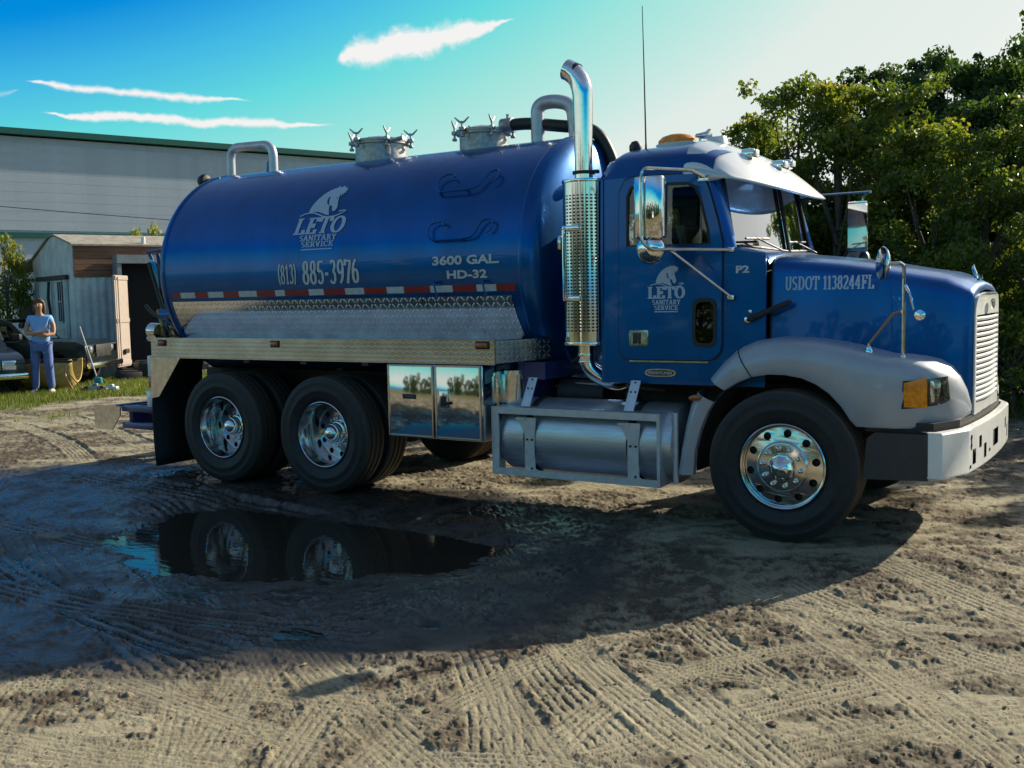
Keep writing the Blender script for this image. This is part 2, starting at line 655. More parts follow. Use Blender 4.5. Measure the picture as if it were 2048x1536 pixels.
def poly_sdf(x, y, P):
    d = np.full(x.shape, 1e9)
    ins = np.zeros(x.shape, bool)
    n = len(P)
    for i in range(n):
        ax, ay = P[i]; bx, by = P[(i + 1) % n]
        ex, ey = bx - ax, by - ay
        wx, wy = x - ax, y - ay
        t = np.clip((wx * ex + wy * ey) / (ex * ex + ey * ey), 0, 1)
        d = np.minimum(d, np.hypot(wx - ex * t, wy - ey * t))
        c = ((ay > y) != (by > y)) & (x < (bx - ax) * (y - ay) / ((by - ay) if by != ay else 1e-9) + ax)
        ins ^= c
    return np.where(ins, -d, d)


PUDDLE = [(-4.56, -3.3), (-3.65, -3.75), (-3.14, -3.8), (-2.89, -3.7), (-2.48, -3.54), (-2.0, -3.2), (-1.7, -2.8),
          (-1.55, -2.35), (-1.6, -1.9), (-2.3, -1.5), (-3.38, -1.42), (-4.16, -1.52), (-4.84, -1.5), (-4.95, -1.98), (-4.75, -2.72)]
PUDDLE = [(x_ - .10, y_ + .20 if y_ < -2 else y_ - .05) for x_, y_ in PUDDLE]
WATER = -.088
WET = [(-8.6, -2.2), (-8.14, -1.9), (-6.92, -1.02), (-4.42, -1.0), (-2.78, -0.9), (-1.5, -1.5), (-1.0, -2.57),
       (-1.0, -3.48), (-1.3, -4.1), (-2.07, -4.75), (-3.0, -5.2), (-5, -4.6)]
SMALL = [(-1.18, -3.70, .13), (-1.75, -4.15, .16), (-5.3, -3.35, .22)]
# wheel tracks: three points on the ground, half width, depth, ribs
TRACKS = [((-0.41, -3.86), (0.14, -4.39), (0.66, -4.83), .13, .016, 5), ((-0.18, -3.72), (0.25, -4.14), (0.80, -4.61), .11, .013, 5),
          ((0.04, -2.97), (0.75, -3.71), (1.37, -4.15), .10, .018, 4), ((0.05, -6.1), (0.98, -3.92), (2.6, -2.2), .12, .014, 5),
          ((0.27, -2.04), (1.15, -2.80), (1.9, -3.2), .14, .012, 6), ((0.41, -1.08), (1.22, -1.89), (2.3, -2.9), .16, .014, 6),
          ((0.06, -3.72), (0.47, -3.8), (0.95, -3.76), .08, .015, 4), ((-1.21, -5.5), (-0.86, -4.97), (-0.5, -4.09), .10, .022, 3),
          ((-1.77, -5.31), (-1.33, -5.24), (-0.91, -5.21), .10, .014, 5), ((-0.74, -3.92), (-0.1, -4.66), (0.32, -5.31), .13, .015, 5),
          ((-1.73, -6.1), (-1.21, -5.54), (-0.57, -5.0), .12, .014, 5), ((-12.43, 0.8), (-9.92, -0.06), (-7.9, -1.1), .14, .03, 5),
          ((-12.9, 1.9), (-10.4, 1.0), (-8.2, 0.0), .14, .03, 5),
          ((-7.43, -2.6), (-3.83, -4.15), (-1.5, -5.05), .15, .020, 3), ((0.5, -0.12), (1.05, -0.15), (2.4, -0.5), .12, .012, 5),
          ((0.30, -4.9), (0.44, -3.74), (1.23, -2.97), .10, .012, 4), ((-0.2, -5.6), (-0.36, -4.67), (-0.04, -3.2), .10, .013, 5),
          ((0.9, -4.85), (1.34, -4.13), (2.2, -3.3), .11, .014, 5), ((-4.6, -0.37), (-3.7, 0.6), (-2.0, 1.24), .14, .015, 6),
          ((-2.9, -0.6), (-1.6, 0.9), (0.2, 2.1), .14, .013, 6), ((-3.3, 0.9), (-2.2, 0.2), (-0.4, -0.3), .13, .012, 6),
          ((1.2, 1.9), (2.2, 0.2), (2.9, -2.0), .14, .014, 6), ((1.9, 2.2), (2.8, 0.5), (3.6, -2.0), .14, .014, 6),
          ((-7.9, -2.4), (-6.2, -1.9), (-4.7, -2.4), .14, .018, 3), ((-6.9, -2.9), (-5.2, -3.6), (-3.1, -4.9), .14, .018, 3),
          ((-18, 1.2), (-12, 1.4), (-7.5, 0.8), .14, .02, 5), ((-16, -.6), (-11, -1.2), (-7.5, -2.6), .14, .03, 5),
          ((-8.2, -1.9), (-5.6, -3.7), (-1.6, -4.6), .16, .05, 3), ((-8.0, -2.9), (-5.2, -3.3), (-2.2, -3.0), .15, .04, 3), ((-6.4, -3.9), (-4.0, -4.4), (-1.2, -3.9), .14, .035, 3), ((-7.6, -1.6), (-6.0, -1.7), (-3.6, -1.9), .17, .04, 3),
          ((1.6, -5.2), (1.9, -4.2), (2.6, -3.2), .12, .014, 5), ((0.2, -5.9), (1.2, -5.0), (1.9, -4.7), .1, .013, 5),
          ((0.0, -2.2), (.7, -2.62), (1.7, -2.55), .08, .012, 4), ((0.9, -.9), (1.6, -1.3), (2.6, -1.3), .11, .013, 5),
          ((-2.6, -5.6), (-1.5, -4.95), (-.2, -4.75), .10, .013, 5), ((-.3, -5.2), (.4, -4.95), (1.1, -5.1), .09, .012, 4)]


_g = random.Random(5)
for _k in range(34):
    # older, fainter passes crossing the yard
    _r = 2.6 * math.exp(_g.random() * 1.35)
    _a = R(_g.uniform(88, 150))
    _x, _y = CAM[0] + _r * math.cos(_a), CAM[1] + _r * math.sin(_a)
    if -7 < _x < -1.3 and -4.4 < _y:
        continue
    _d = R(_g.choice((_g.uniform(-60, -20), _g.uniform(100, 160), _g.uniform(-10, 30))))
    _L = _g.uniform(1.2, 3.0)
    _c = _g.uniform(-.25, .25)
    TRACKS.append(((_x - _L * math.cos(_d), _y - _L * math.sin(_d)), (_x + _c * math.sin(_d), _y - _c * math.cos(_d)), (_x + _L * math.cos(_d), _y + _L * math.sin(_d)),
                   _g.uniform(.07, .13), _g.uniform(.006, .012), _g.choice((4, 5, 6))))


def circle3(p, q, r):
    ax, ay = p; bx, by = q; cx, cy = r
    d = 2 * (ax * (by - cy) + bx * (cy - ay) + cx * (ay - by))
    if abs(d) < 1e-3:
        d = 1e-3
    ux = ((ax * ax + ay * ay) * (by - cy) + (bx * bx + by * by) * (cy - ay) + (cx * cx + cy * cy) * (ay - by)) / d
    uy = ((ax * ax + ay * ay) * (cx - bx) + (bx * bx + by * by) * (ax - cx) + (cx * cx + cy * cy) * (bx - ax)) / d
    return ux, uy, math.hypot(ax - ux, ay - uy)


def height(x, y):
    slope = -.074 * sstep(-y, 1.35, 2.5) * sstep(x, 1.0, -.8) * sstep(x, -11, -8.5)
    wsd = poly_sdf(x, y, WET) + .35 * fbm(x, y, 1.3, 3, 50)
    wet = sstep(wsd, .25, -.25)
    psd = poly_sdf(x, y, PUDDLE) + .34 * fbm(x, y, 2.2, 4, 60) + .16 * fbm(x, y, 7, 3, 61)
    pud = sstep(psd, .25, -.35)
    base = .008 + .026 * fbm(x, y, .45, 3, 1) + .014 * fbm(x, y, 1.6, 3, 5)
    base = base * (1 - wet) + wet * (.002 + .020 * fbm(x, y, 1.4, 3, 9)) + slope
    # patches of torn-up soil between smooth, rolled-down sand
    ca_, sa_ = math.cos(R(33)), math.sin(R(33))
    xr, yr = x * ca_ + y * sa_, (-x * sa_ + y * ca_) * 1.9
    clump = sstep(fbm(xr, yr, .95, 4, 20, .62), -.11, .02)
    clump = np.maximum(clump, .8 * sstep(fbm(xr, yr, 2.8, 3, 24, .6), .03, .11))
    rough = fbm(x, y, 13, 4, 30, .68)
    big = fbm(x, y, 5, 2, 31)
    clod = np.clip(fbm(x, y, 26, 3, 41, .6) - .02, 0, .09) * .14
    pits = sstep(fbm(x, y, 21, 3, 45, .6), .07, .16) * sstep(fbm(xr, yr, 1.8, 2, 47), -.15, .1)
    fine = clump * (.036 * rough + .018 * big + clod) + (1 - clump) * (.007 * rough + .005 * fbm(x, y, 40, 2, 35) + .005 * big) - .010 * pits
    fine *= (1 - .25 * wet)
    h = base + fine * .85
    moist = clump * (.38 + .62 * sstep(rough + .4 * fbm(x, y, 2.2, 2, 78), .14, -.02)) + .5 * pits + .25 * sstep(fbm(x, y, 1.0, 4, 77), .06, .22)  # damp soil patches, with pits and low spots darkened as well
    for k, (p, q, r, hw, dep, ribs) in enumerate(TRACKS):
        hero = k < 41
        ribs = max(3, int(round(2 * hw / (.044 if hero else .036)))) if ribs > 3 else 4
        cx, cy, rad = circle3(p, q, r)
        dx, dy = x - cx, y - cy
        rr = np.hypot(dx, dy)
        near = np.abs(rr - rad) < hw * 1.9
        if not near.any():
            continue
        a0 = math.atan2(p[1] - cy, p[0] - cx); a1 = math.atan2(r[1] - cy, r[0] - cx)
        am = math.atan2(q[1] - cy, q[0] - cx)
        da = (a1 - a0 + PI) % (2 * PI) - PI
        if not (0 <= ((am - a0) * np.sign(da)) % (2 * PI) <= abs(da)):
            da = da - np.sign(da) * 2 * PI
        th = np.arctan2(dy[near], dx[near])
        t = ((th - a0) * np.sign(da)) % (2 * PI)
        t = np.where(t > PI + abs(da) / 2, t - 2 * PI, t) / abs(da)
        s = t * abs(da) * rad
        u = (rr[near] - rad) / hw
        ends = sstep(t, -.05, .16) * sstep(t, 1.05, .84)
        wob = fbm(s * 1.0, u * 0 + k, 1.2, 2, 90)
        keep = sstep(fbm(x[near], y[near], 1.7, 3, 200 + k), -.14, .06)
        edge = sstep(np.abs(u), 1.08, .9) * ends * ((.62 + .38 * keep) if hero else (.10 + .75 * keep))
        rib = np.abs((u * .5 + .5) * ribs % 1 - .5) * 2       # 0 at rib line
        lug = .5 + .5 * np.sin(2 * PI * (s / .045 + np.abs(u) * .8))
        groove = np.clip(1 - rib * 1.9, 0, 1)
        lug2 = sstep(fbm(s, u * 2 + k, 20, 2, 400 + k), -.16, .06)
        prof = -dep * .12 - dep * (.95 if hero else .6) * groove * (.10 + .90 * lug2) - dep * .5 * np.clip(lug - .6, 0, 1) * (np.abs(u) > .66)
        prof = prof + dep * .25 * wob
        berm = np.exp(-((np.abs(u) - 1.18) / .14) ** 2) * dep * .35 * ends * (.5 + 1.5 * np.clip(fbm(x[near], y[near], 9, 2, 300 + k) + .3, 0, 1))
        hn = h[near]
        smooth = base[near] + .25 * (hn - base[near])
        smooth = base[near] + .12 * (hn - base[near]) if hero else smooth
        h[near] = hn * (1 - edge) + (smooth + prof) * edge + berm
        mo = moist[near]
        moist[near] = mo * (1 - .75 * edge) + edge * .75 * groove * lug2  # tread grooves coloured darker to stand for the shade in them
    deep = -.135 + .012 * fbm(x, y, 3, 3, 120)
    h = h - (.042 + .03 * pud) * pud + wet * (.026 * fbm(x, y, 3.5, 4, 121, .62))
    for (sx, sy, sr) in SMALL:
        d = np.hypot(x - sx, (y - sy) * 1.5) + .22 * sr * 6 * fbm(x, y, 5, 2, 130)
        s_ = sstep(d, sr, sr * .3)
        h = h * (1 - s_) + (WATER - .016) * s_
    # firm ground right under the tyres
    for wx, wy in ((0, -1.07), (0, 1.07), (-4.2, -1.1), (-5.52, -1.1), (-4.2, 1.1), (-5.52, 1.1)):
        d = np.hypot((x - wx) / .32, (y - wy) / .34)
        s_ = sstep(d, 1.35, .75)
        h = h * (1 - s_) + s_ * (.002 + .2 * (h - base))
    # far away the detail dies out, the land rises a touch behind the yard
    dist = np.hypot(x - CAM[0], y - CAM[1])
    far = sstep(dist, 26, 45)
    h = h * (1 - far) + far * .02 * fbm(x, y, .05, 3, 3)
    nearwet = np.maximum(sstep(wsd, .7, -.1), sstep(psd, .3, -.1))
    grass = sstep(fbm(x, y, .5, 3, 140) + .5 * (sstep(dist, 19.0, 21.5) - .5) + .1, .0, .3) * sstep(y, -1.5, 1.0) * sstep(x, -7, -11)
    grass = np.maximum(grass, sstep(y + .8 * fbm(x, y, .8, 3, 150), 6.2, 7.6) * sstep(x, -6.5, -2.0))
    grass = np.maximum(grass, sstep(y + 2 * fbm(x, y, .3, 3, 155), -13.5, -16.0))
    grass = np.maximum(grass, sstep(dist, 28, 34))
    return h, nearwet, moist, grass


def build_ground():
    fa = np.linspace(R(90), R(155), 950)
    ca = np.linspace(R(155), R(450), 110)[1:-1]
    ang = np.concatenate([fa, ca])
    rad = np.concatenate([[0.02, .6, 1.2, 1.7], np.exp(np.linspace(math.log(2.05), math.log(30), 900)), np.exp(np.linspace(math.log(31.5), math.log(1500), 30))])
    A, Rr = np.meshgrid(ang, rad)
    x = CAM[0] + Rr * np.cos(A)
    y = CAM[1] + Rr * np.sin(A)
    h, wet, moist, grass = height(x.ravel(), y.ravel())
    n, m = len(rad), len(ang)
    co = np.stack([x.ravel(), y.ravel(), h], 1).astype(np.float32)
    I, J = np.meshgrid(np.arange(n - 1), np.arange(m), indexing='ij')
    J2 = (J + 1) % m
    quads = np.stack([I * m + J, (I + 1) * m + J, (I + 1) * m + J2, I * m + J2], -1).reshape(-1, 4)
    me = bpy.data.meshes.new('ground')
    me.vertices.add(len(co)); me.vertices.foreach_set('co', co.ravel())
    me.loops.add(quads.size); me.loops.foreach_set('vertex_index', quads.ravel().astype(np.int32))
    me.polygons.add(len(quads))
    me.polygons.foreach_set('loop_start', np.arange(0, quads.size, 4, dtype=np.int32))
    me.polygons.foreach_set('use_smooth', np.ones(len(quads), bool))
    me.update(calc_edges=True)
    for nm, arr in (('wet', wet), ('moist', moist), ('grass', grass)):
        at = me.attributes.new(nm, 'FLOAT', 'POINT')
        at.data.foreach_set('value', arr.astype(np.float32))
    o = bpy.data.objects.new('ground', me)
    C.objects.link(o)
    tag(o, 'rutted sandy dirt yard with tyre tracks and mud', kind='structure')
    m_ = bpy.data.materials.new('yard_soil')
    m_.use_nodes = True
    nt = NT(m_.node_tree)
    b = m_.node_tree.nodes['Principled BSDF']
    tc = nt.node('ShaderNodeTexCoord')
    v = tc.outputs['Object']
    aw = nt.node('ShaderNodeAttribute', attribute_name='wet').outputs['Fac']
    am = nt.node('ShaderNodeAttribute', attribute_name='moist').outputs['Fac']
    ag = nt.node('ShaderNodeAttribute', attribute_name='grass').outputs['Fac']
    n1 = nt.noise(v, .9, 6, .6)
    n2 = nt.noise(v, 9, 6, .7)
    n3 = nt.noise(v, 55, 5, .75)
    dry = nt.mix(nt.smooth(n1, .3, .7), (.285, .252, .166, 1), (.38, .342, .235, 1))
    dry = nt.mix(nt.m('MULTIPLY', nt.smooth(n2, .45, .72), .45), dry, (.23, .175, .105, 1))
    dry = nt.mix(nt.m('MULTIPLY', nt.smooth(n3, .60, .72), .6), dry, (.40, .36, .27, 1))
    dry = nt.mix(nt.m('MULTIPLY', nt.smooth(n3, .45, .33), .85), dry, (.06, .042, .028, 1))
    moist_shade_col = nt.mix(nt.smooth(n2, .3, .7), (.056, .041, .028, 1), (.115, .086, .055, 1))
    c1 = nt.mix(nt.m('MULTIPLY', am, .95, clamp=True), dry, moist_shade_col)
    wetc = nt.mix(nt.smooth(n2, .35, .65), (.024, .022, .019, 1), (.052, .045, .036, 1))
    c2 = nt.mix(nt.smooth(aw, .1, .8), c1, wetc)
    gr = nt.mix(nt.smooth(n2, .35, .65), (.05, .07, .018, 1), (.16, .15, .05, 1))
    c3 = nt.mix(nt.m('MULTIPLY', ag, .85), c2, gr)
    nt.set(b.inputs['Base Color'], c3)
    wr = nt.m('ADD', .10, nt.m('MULTIPLY', nt.smooth(nt.noise(v, 2.6, 5, .62), .40, .62), .40))
    ro = nt.m('ADD', nt.m('MULTIPLY', aw, nt.m('SUBTRACT', wr, .95)), .95)
    nt.set(b.inputs['Roughness'], ro)
    bp = nt.node('ShaderNodeBump')
    nt.set(bp.inputs['Strength'], nt.m('MULTIPLY_ADD', aw, -.72, .9))
    bp.inputs['Distance'].default_value = .012
    nt.set(bp.inputs['Height'], nt.m('ADD', nt.noise(v, 45, 6, .75), nt.m('MULTIPLY', nt.noise(v, 14, 4, .6), .8)))
    nt.set(b.inputs['Normal'], bp.outputs[0])
    me.materials.append(m_)
    return o


build_ground()

# puddle water: one level sheet; the mud rises out of it
bm_ = MB()
bm_.add([(-8.4, -5.4, WATER), (-.9, -5.4, WATER), (-.9, -1.15, WATER), (-8.4, -1.15, WATER)], [(0, 1, 2, 3)])
m_w = bpy.data.materials.new('puddle_water')
m_w.use_nodes = True
nt = NT(m_w.node_tree)
b = m_w.node_tree.nodes['Principled BSDF']
b.inputs['Base Color'].default_value = (.030, .027, .020, 1)
b.inputs['Roughness'].default_value = .015
b.inputs['IOR'].default_value = 1.38
tc = nt.node('ShaderNodeTexCoord')
mp = nt.node('ShaderNodeMapping')
mp.inputs['Rotation'].default_value = (0, 0, R(-33))
mp.inputs['Scale'].default_value = (2.2, 7, 1)
nt.set(mp.inputs[0], tc.outputs['Object'])
bp = nt.node('ShaderNodeBump')
bp.inputs['Strength'].default_value = .10
bp.inputs['Distance'].default_value = .01
nt.set(bp.inputs['Height'], nt.noise(mp.outputs[0], 2.6, 3, .5))
nt.set(b.inputs['Normal'], bp.outputs[0])
w_ = bm_.build('puddle_water', m_w, smooth=0)
tag(w_, 'still muddy puddle beside the rear wheels', kind='structure')


# ================================================================== leaves, grass
def leaf_mat(name, c0, c1, c2):
    m = bpy.data.materials.new(name)
    m.use_nodes = True
    nt = NT(m.node_tree)
    m.node_tree.nodes.clear()
    out = nt.node('ShaderNodeOutputMaterial')
    at = nt.node('ShaderNodeAttribute', attribute_name='tint').outputs['Fac']
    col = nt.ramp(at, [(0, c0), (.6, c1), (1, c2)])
    d = nt.node('ShaderNodeBsdfPrincipled')
    d.inputs['Roughness'].default_value = .45
    nt.set(d.inputs['Base Color'], col)
    t = nt.node('ShaderNodeBsdfTranslucent')
    nt.set(t.inputs[0], nt.mix(1.0, col, (1.6, 1.7, .6, 1), 'MULTIPLY'))
    mx = nt.node('ShaderNodeMixShader')
    mx.inputs[0].default_value = .50
    nt.l.new(d.outputs[0], mx.inputs[1])
    nt.l.new(t.outputs[0], mx.inputs[2])
    nt.l.new(mx.outputs[0], out.inputs[0])
    return m


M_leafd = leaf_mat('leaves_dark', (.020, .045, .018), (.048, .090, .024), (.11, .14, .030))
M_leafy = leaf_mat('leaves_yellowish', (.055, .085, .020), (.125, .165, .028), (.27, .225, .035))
M_bark = mat('bark', (.085, .07, .055), .9, noise=.35, nscale=14, bump=.6, bscale=30)
M_grassb = leaf_mat('grass_blades', (.05, .075, .015), (.12, .15, .03), (.30, .28, .09))


def leaf_mesh(name, clumps, per, size, m, seed, flat=.75):
    """clumps: (x,y,z,r,tint); a cloud of small diamond leaves round each"""
    g = np.random.default_rng(seed)
    V, T = [], []
    for (cx, cy, cz, cr, ct) in clumps:
        n = int(per * (cr / .45) ** 2)
        d = g.normal(size=(n, 3))
        d /= np.linalg.norm(d, axis=1)[:, None]
        rr = cr * g.random(n) ** .45
        p = np.array([cx, cy, cz]) + d * rr[:, None] * np.array([1, 1, flat])
        V.append(p)
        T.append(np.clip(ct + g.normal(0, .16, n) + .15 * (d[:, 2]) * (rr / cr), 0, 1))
    p = np.concatenate(V); t = np.concatenate(T)
    n = len(p)
    a = g.normal(size=(n, 3)); a[:, 2] -= .3
    a /= np.linalg.norm(a, axis=1)[:, None]
    b_ = np.cross(a, g.normal(size=(n, 3)))
    b_ /= np.linalg.norm(b_, axis=1)[:, None]
    s = size * (.6 + .8 * g.random(n))[:, None]
    q = np.stack([p - a * s * .5, p + b_ * s * .30, p + a * s * .5, p - b_ * s * .30], 1).reshape(-1, 3)
    me = bpy.data.meshes.new(name)
    me.vertices.add(len(q)); me.vertices.foreach_set('co', q.astype(np.float32).ravel())
    me.loops.add(4 * n); me.loops.foreach_set('vertex_index', np.arange(4 * n, dtype=np.int32))
    me.polygons.add(n); me.polygons.foreach_set('loop_start', np.arange(0, 4 * n, 4, dtype=np.int32))
    me.update(calc_edges=True)
    at = me.attributes.new('tint', 'FLOAT', 'POINT')
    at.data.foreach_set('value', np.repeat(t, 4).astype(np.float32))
    me.materials.append(m)
    return me


def make_tree(seed, h, r, base, ncl, per, size, m, tint, trunk_r=.11, cr=(.28, .62), leader=0):
    """a unit tree at the origin: trunk mesh data and crown mesh data"""
    g = random.Random(seed)
    cl = []
    while len(cl) < ncl:
        a = g.uniform(0, 2 * PI)
        u = g.uniform(0, 1)
        z = base + (h - base) * u
        prof = (math.sin(PI * min(1, u * .80 + .18)) ** .6)
        lob = .78 + .28 * math.sin(a * 3 + seed) * math.sin(u * 5 + seed * 2)
        rr = r * prof * lob * g.uniform(.45, 1.05)
        if g.random() < .10:
            rr *= 1.02
        c_ = g.uniform(*cr) * (1 - .35 * u)
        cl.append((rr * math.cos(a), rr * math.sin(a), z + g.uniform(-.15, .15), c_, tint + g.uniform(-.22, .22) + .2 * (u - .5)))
    for k in range(leader):
        a = g.uniform(0, 2 * PI)
        rr = r * g.uniform(.05, .5)
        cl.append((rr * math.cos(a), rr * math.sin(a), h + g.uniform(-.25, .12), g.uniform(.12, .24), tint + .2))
    crown = leaf_mesh('crown', cl, per, size, m, seed)
    t = MB()
    pts = [(0, 0, -.15), (.03, .02, h * .2), (-.04, .05, h * .45), (.05, -.03, h * .8)]
    t.tube(fillet(pts, .5), [trunk_r * (1 - .75 * i / 13) for i in range(14)][:len(fillet(pts, .5))] + [trunk_r * .2] * 10 if False else [trunk_r * (1 - .8 * i / (len(fillet(pts, .5)) - 1)) for i in range(len(fillet(pts, .5)))], 9)
    for k in range(16):
        c_ = cl[g.randrange(len(cl))]
        z0 = max(.3, min(h * .7, c_[2] * .55))
        mid = (c_[0] * .5 + g.uniform(-.15, .15), c_[1] * .5 + g.uniform(-.15, .15), (z0 + c_[2]) / 2 + .1)
        t.tube(fillet([(0, 0, z0), mid, c_[:3]], .4, 4), [trunk_r * .42 * (1 - .8 * i / 6) for i in range(7)], 6)
    tr = t.build('trunk', M_bark)
    tme = tr.data
    bpy.data.objects.remove(tr)
    return tme, crown


def put_tree(name, data, loc, rz, sc, label, cat='tree', group=None):
    e = empty(name, loc, rz)
    e.scale = (sc[0], sc[0], sc[1]) if isinstance(sc, tuple) else (sc, sc, sc)
    for nm, me in (('trunk', data[0]), ('crown', data[1])):
        o = bpy.data.objects.new(nm, me)
        C.objects.link(o)
        o.parent = e
    return tag(e, label, cat, group)


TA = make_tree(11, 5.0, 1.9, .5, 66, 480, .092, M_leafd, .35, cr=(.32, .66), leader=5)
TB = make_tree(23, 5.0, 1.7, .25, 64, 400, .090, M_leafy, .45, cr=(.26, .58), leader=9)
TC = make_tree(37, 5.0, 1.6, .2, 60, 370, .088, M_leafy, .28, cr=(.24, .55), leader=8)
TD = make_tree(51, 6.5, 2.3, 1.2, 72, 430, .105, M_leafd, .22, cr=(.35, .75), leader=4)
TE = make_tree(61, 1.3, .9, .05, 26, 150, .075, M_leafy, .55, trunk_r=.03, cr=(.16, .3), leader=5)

RIGHT_TREES = [
    # mesh, x, y, scale, z-scale, label
    (TC, -5.3, 11.0, .80, .80, 'low loose bush tree at the left end of the row, just above the sun visor'),
    (TB, -4.45, 10.3, .92, .94, 'yellow-tinged tree directly behind the white sun visor'),
    (TC, -3.5, 9.9, .98, 1.04, 'thin-topped green tree with sky showing through its crown'),
    (TB, -2.6, 9.6, .95, .98, 'yellow-green tree behind the far side mirror'),
    (TC, -1.75, 9.4, .92, .98, 'olive green tree behind the middle of the hood'),
    (TB, -.95, 8.9, .84, .82, 'yellow-orange leafed tree lower than the dark ones behind it'),
    (TC, -.2, 8.4, .80, .78, 'green bushy tree beyond the radiator grille'),
    (TB, .65, 8.1, .80, .84, 'yellow-green tree at the right edge of the picture'),
    (TD, -3.2, 14.4, .85, .95, 'dark evergreen standing behind the thin-topped tree'),
    (TD, -2.0, 14.0, .80, .96, 'dark broad evergreen rising over the olive tree'),
    (TA, -1.3, 15.7, .95, 1.24, 'tall dark tree left of the tallest one at the right'),
    (TA, .15, 15.4, 1.15, 1.50, 'tallest dark tree, reaching the top right corner'),
    (TA, -.95, 14.6, .95, 1.20, 'dark tree just left of the tallest one, a little lower'),
    (TA, -4.2, 11.9, .90, .84, 'dark bushy tree filling the gap behind the yellow-tinged one'),
    (TA, -2.5, 11.4, .92, .93, 'dark tree between the far side mirror and the evergreens'),
    (TA, -.8, 10.9, .92, .94, 'dark tree behind the yellow-orange leafed one'),
    (TA, .8, 10.4, .95, .98, 'dark tree behind the yellow-green one at the right edge'),
    (TA, -6.2, 10.9, .82, .78, 'dark green bush tree seen through the cab side window'),
    (TA, -7.6, 11.6, .80, .74, 'dark green bush tree hidden behind the cab rear'),
    (TC, -9.2, 12.2, .75, .66, 'green bush tree behind the front end of the tank'),
    (TA, -11.2, 13.5, .8, .62, 'green bush tree behind the middle of the tank'),
]
for k, (d, x, y, s, zs, lab) in enumerate(RIGHT_TREES):
    put_tree('broadleaf_tree', d, (x, y, 0), k * 1.7, (s, zs), lab, 'tree', 'trees and tall bushes along the right side of the yard')
OFF = [(TB, 2.0, 8.3, .85, .82, 'nearest'), (TC, 3.4, 8.0, .85, .80, 'second'), (TA, 4.9, 7.6, .85, .78, 'third'), (TB, 6.4, 7.0, .9, .80, 'fourth'),
       (TC, 7.9, 6.2, .9, .82, 'fifth'), (TA, 9.4, 4.2, 1.0, .85, 'sixth'), (TB, 10.8, 2.4, 1.0, .9, 'seventh'), (TC, 11.8, .4, 1.0, .95, 'last')]
for k, (d, x, y, s, zs, w) in enumerate(OFF):
    put_tree('broadleaf_tree', d, (x, y, 0), k * 2.1 + .4, (s, zs), w + ' leafy tree of the row beyond the right edge of the picture', 'tree', 'trees of the row outside the frame')
put_tree('low_bush', TE, (.42, 7.0, 0), .3, (1.0, .95), 'low sunlit bush at the right edge of the picture', 'bush', 'low bushes at the foot of the trees')
put_tree('low_bush', TE, (-.35, 7.6, 0), 1.9, (.9, .85), 'low bush just right of the radiator grille', 'bush', 'low bushes at the foot of the trees')
put_tree('low_bush', TE, (1.25, 6.7, 0), 3.3, (1.1, 1.0), 'low bush cut off by the right edge of the picture', 'bush', 'low bushes at the foot of the trees')
# the far side of the yard, behind the photographer: only its mirror image shows in the chrome
for k in range(22):
    x = -30 + k * 2.7
    put_tree('broadleaf_tree', (TA, TC, TA)[k % 3], (x, -31 - 2.0 * math.sin(k * 1.3), 0), k * 1.1, (1.7, 1.15 + .16 * math.sin(k * 2.1)), 'tree behind the photographer, seen only mirrored in the polished metal', 'tree', 'trees across the yard mirrored in the metal')


def grass_field(name, pts, h, label, seed, spread=.05, blades=6):
    g = np.random.default_rng(seed)
    P = np.repeat(np.array(pts), blades, 0)
    n = len(P)
    P = P + g.normal(0, spread, (n, 2))
    hh = h * (.4 + .9 * g.random(n))
    lean = g.normal(0, .35, (n, 2)) * hh[:, None]
    wa = g.random(n) * 2 * PI
    w = .006 + .004 * g.random(n)
    wx, wy = np.cos(wa) * w, np.sin(wa) * w
    z0 = np.full(n, -.01)
    v = np.stack([np.stack([P[:, 0] - wx, P[:, 1] - wy, z0], 1), np.stack([P[:, 0] + wx, P[:, 1] + wy, z0], 1),
                  np.stack([P[:, 0] + lean[:, 0], P[:, 1] + lean[:, 1], hh], 1)], 1).reshape(-1, 3)
    me = bpy.data.meshes.new(name)
    me.vertices.add(len(v)); me.vertices.foreach_set('co', v.astype(np.float32).ravel())
    me.loops.add(3 * n); me.loops.foreach_set('vertex_index', np.arange(3 * n, dtype=np.int32))
    me.polygons.add(n); me.polygons.foreach_set('loop_start', np.arange(0, 3 * n, 3, dtype=np.int32))
    me.update(calc_edges=True)
    at = me.attributes.new('tint', 'FLOAT', 'POINT')
    at.data.foreach_set('value', np.repeat(np.clip(.45 + g.normal(0, .25, n), 0, 1), 3).astype(np.float32))
    me.materials.append(M_grassb)
    o = bpy.data.objects.new(name, me)
    C.objects.link(o)
    tag(o, label, 'grass', kind='stuff')


def scatter(n, x0, x1, y0, y1, seed):
    g = np.random.default_rng(seed)
    x, y = g.uniform(x0, x1, n), g.uniform(y0, y1, n)
    keep = height(x, y)[3] > g.random(n) * .9 + .15
    return np.stack([x[keep], y[keep]], 1)


grass_field('grass', scatter(26000, -21, -7.5, -.5, 9, 1), .11, 'thin trampled grass in front of the shed', 3)
grass_field('grass', scatter(9000, -6, 4, 5.6, 9.5, 2), .16, 'rough grass along the foot of the trees', 4)

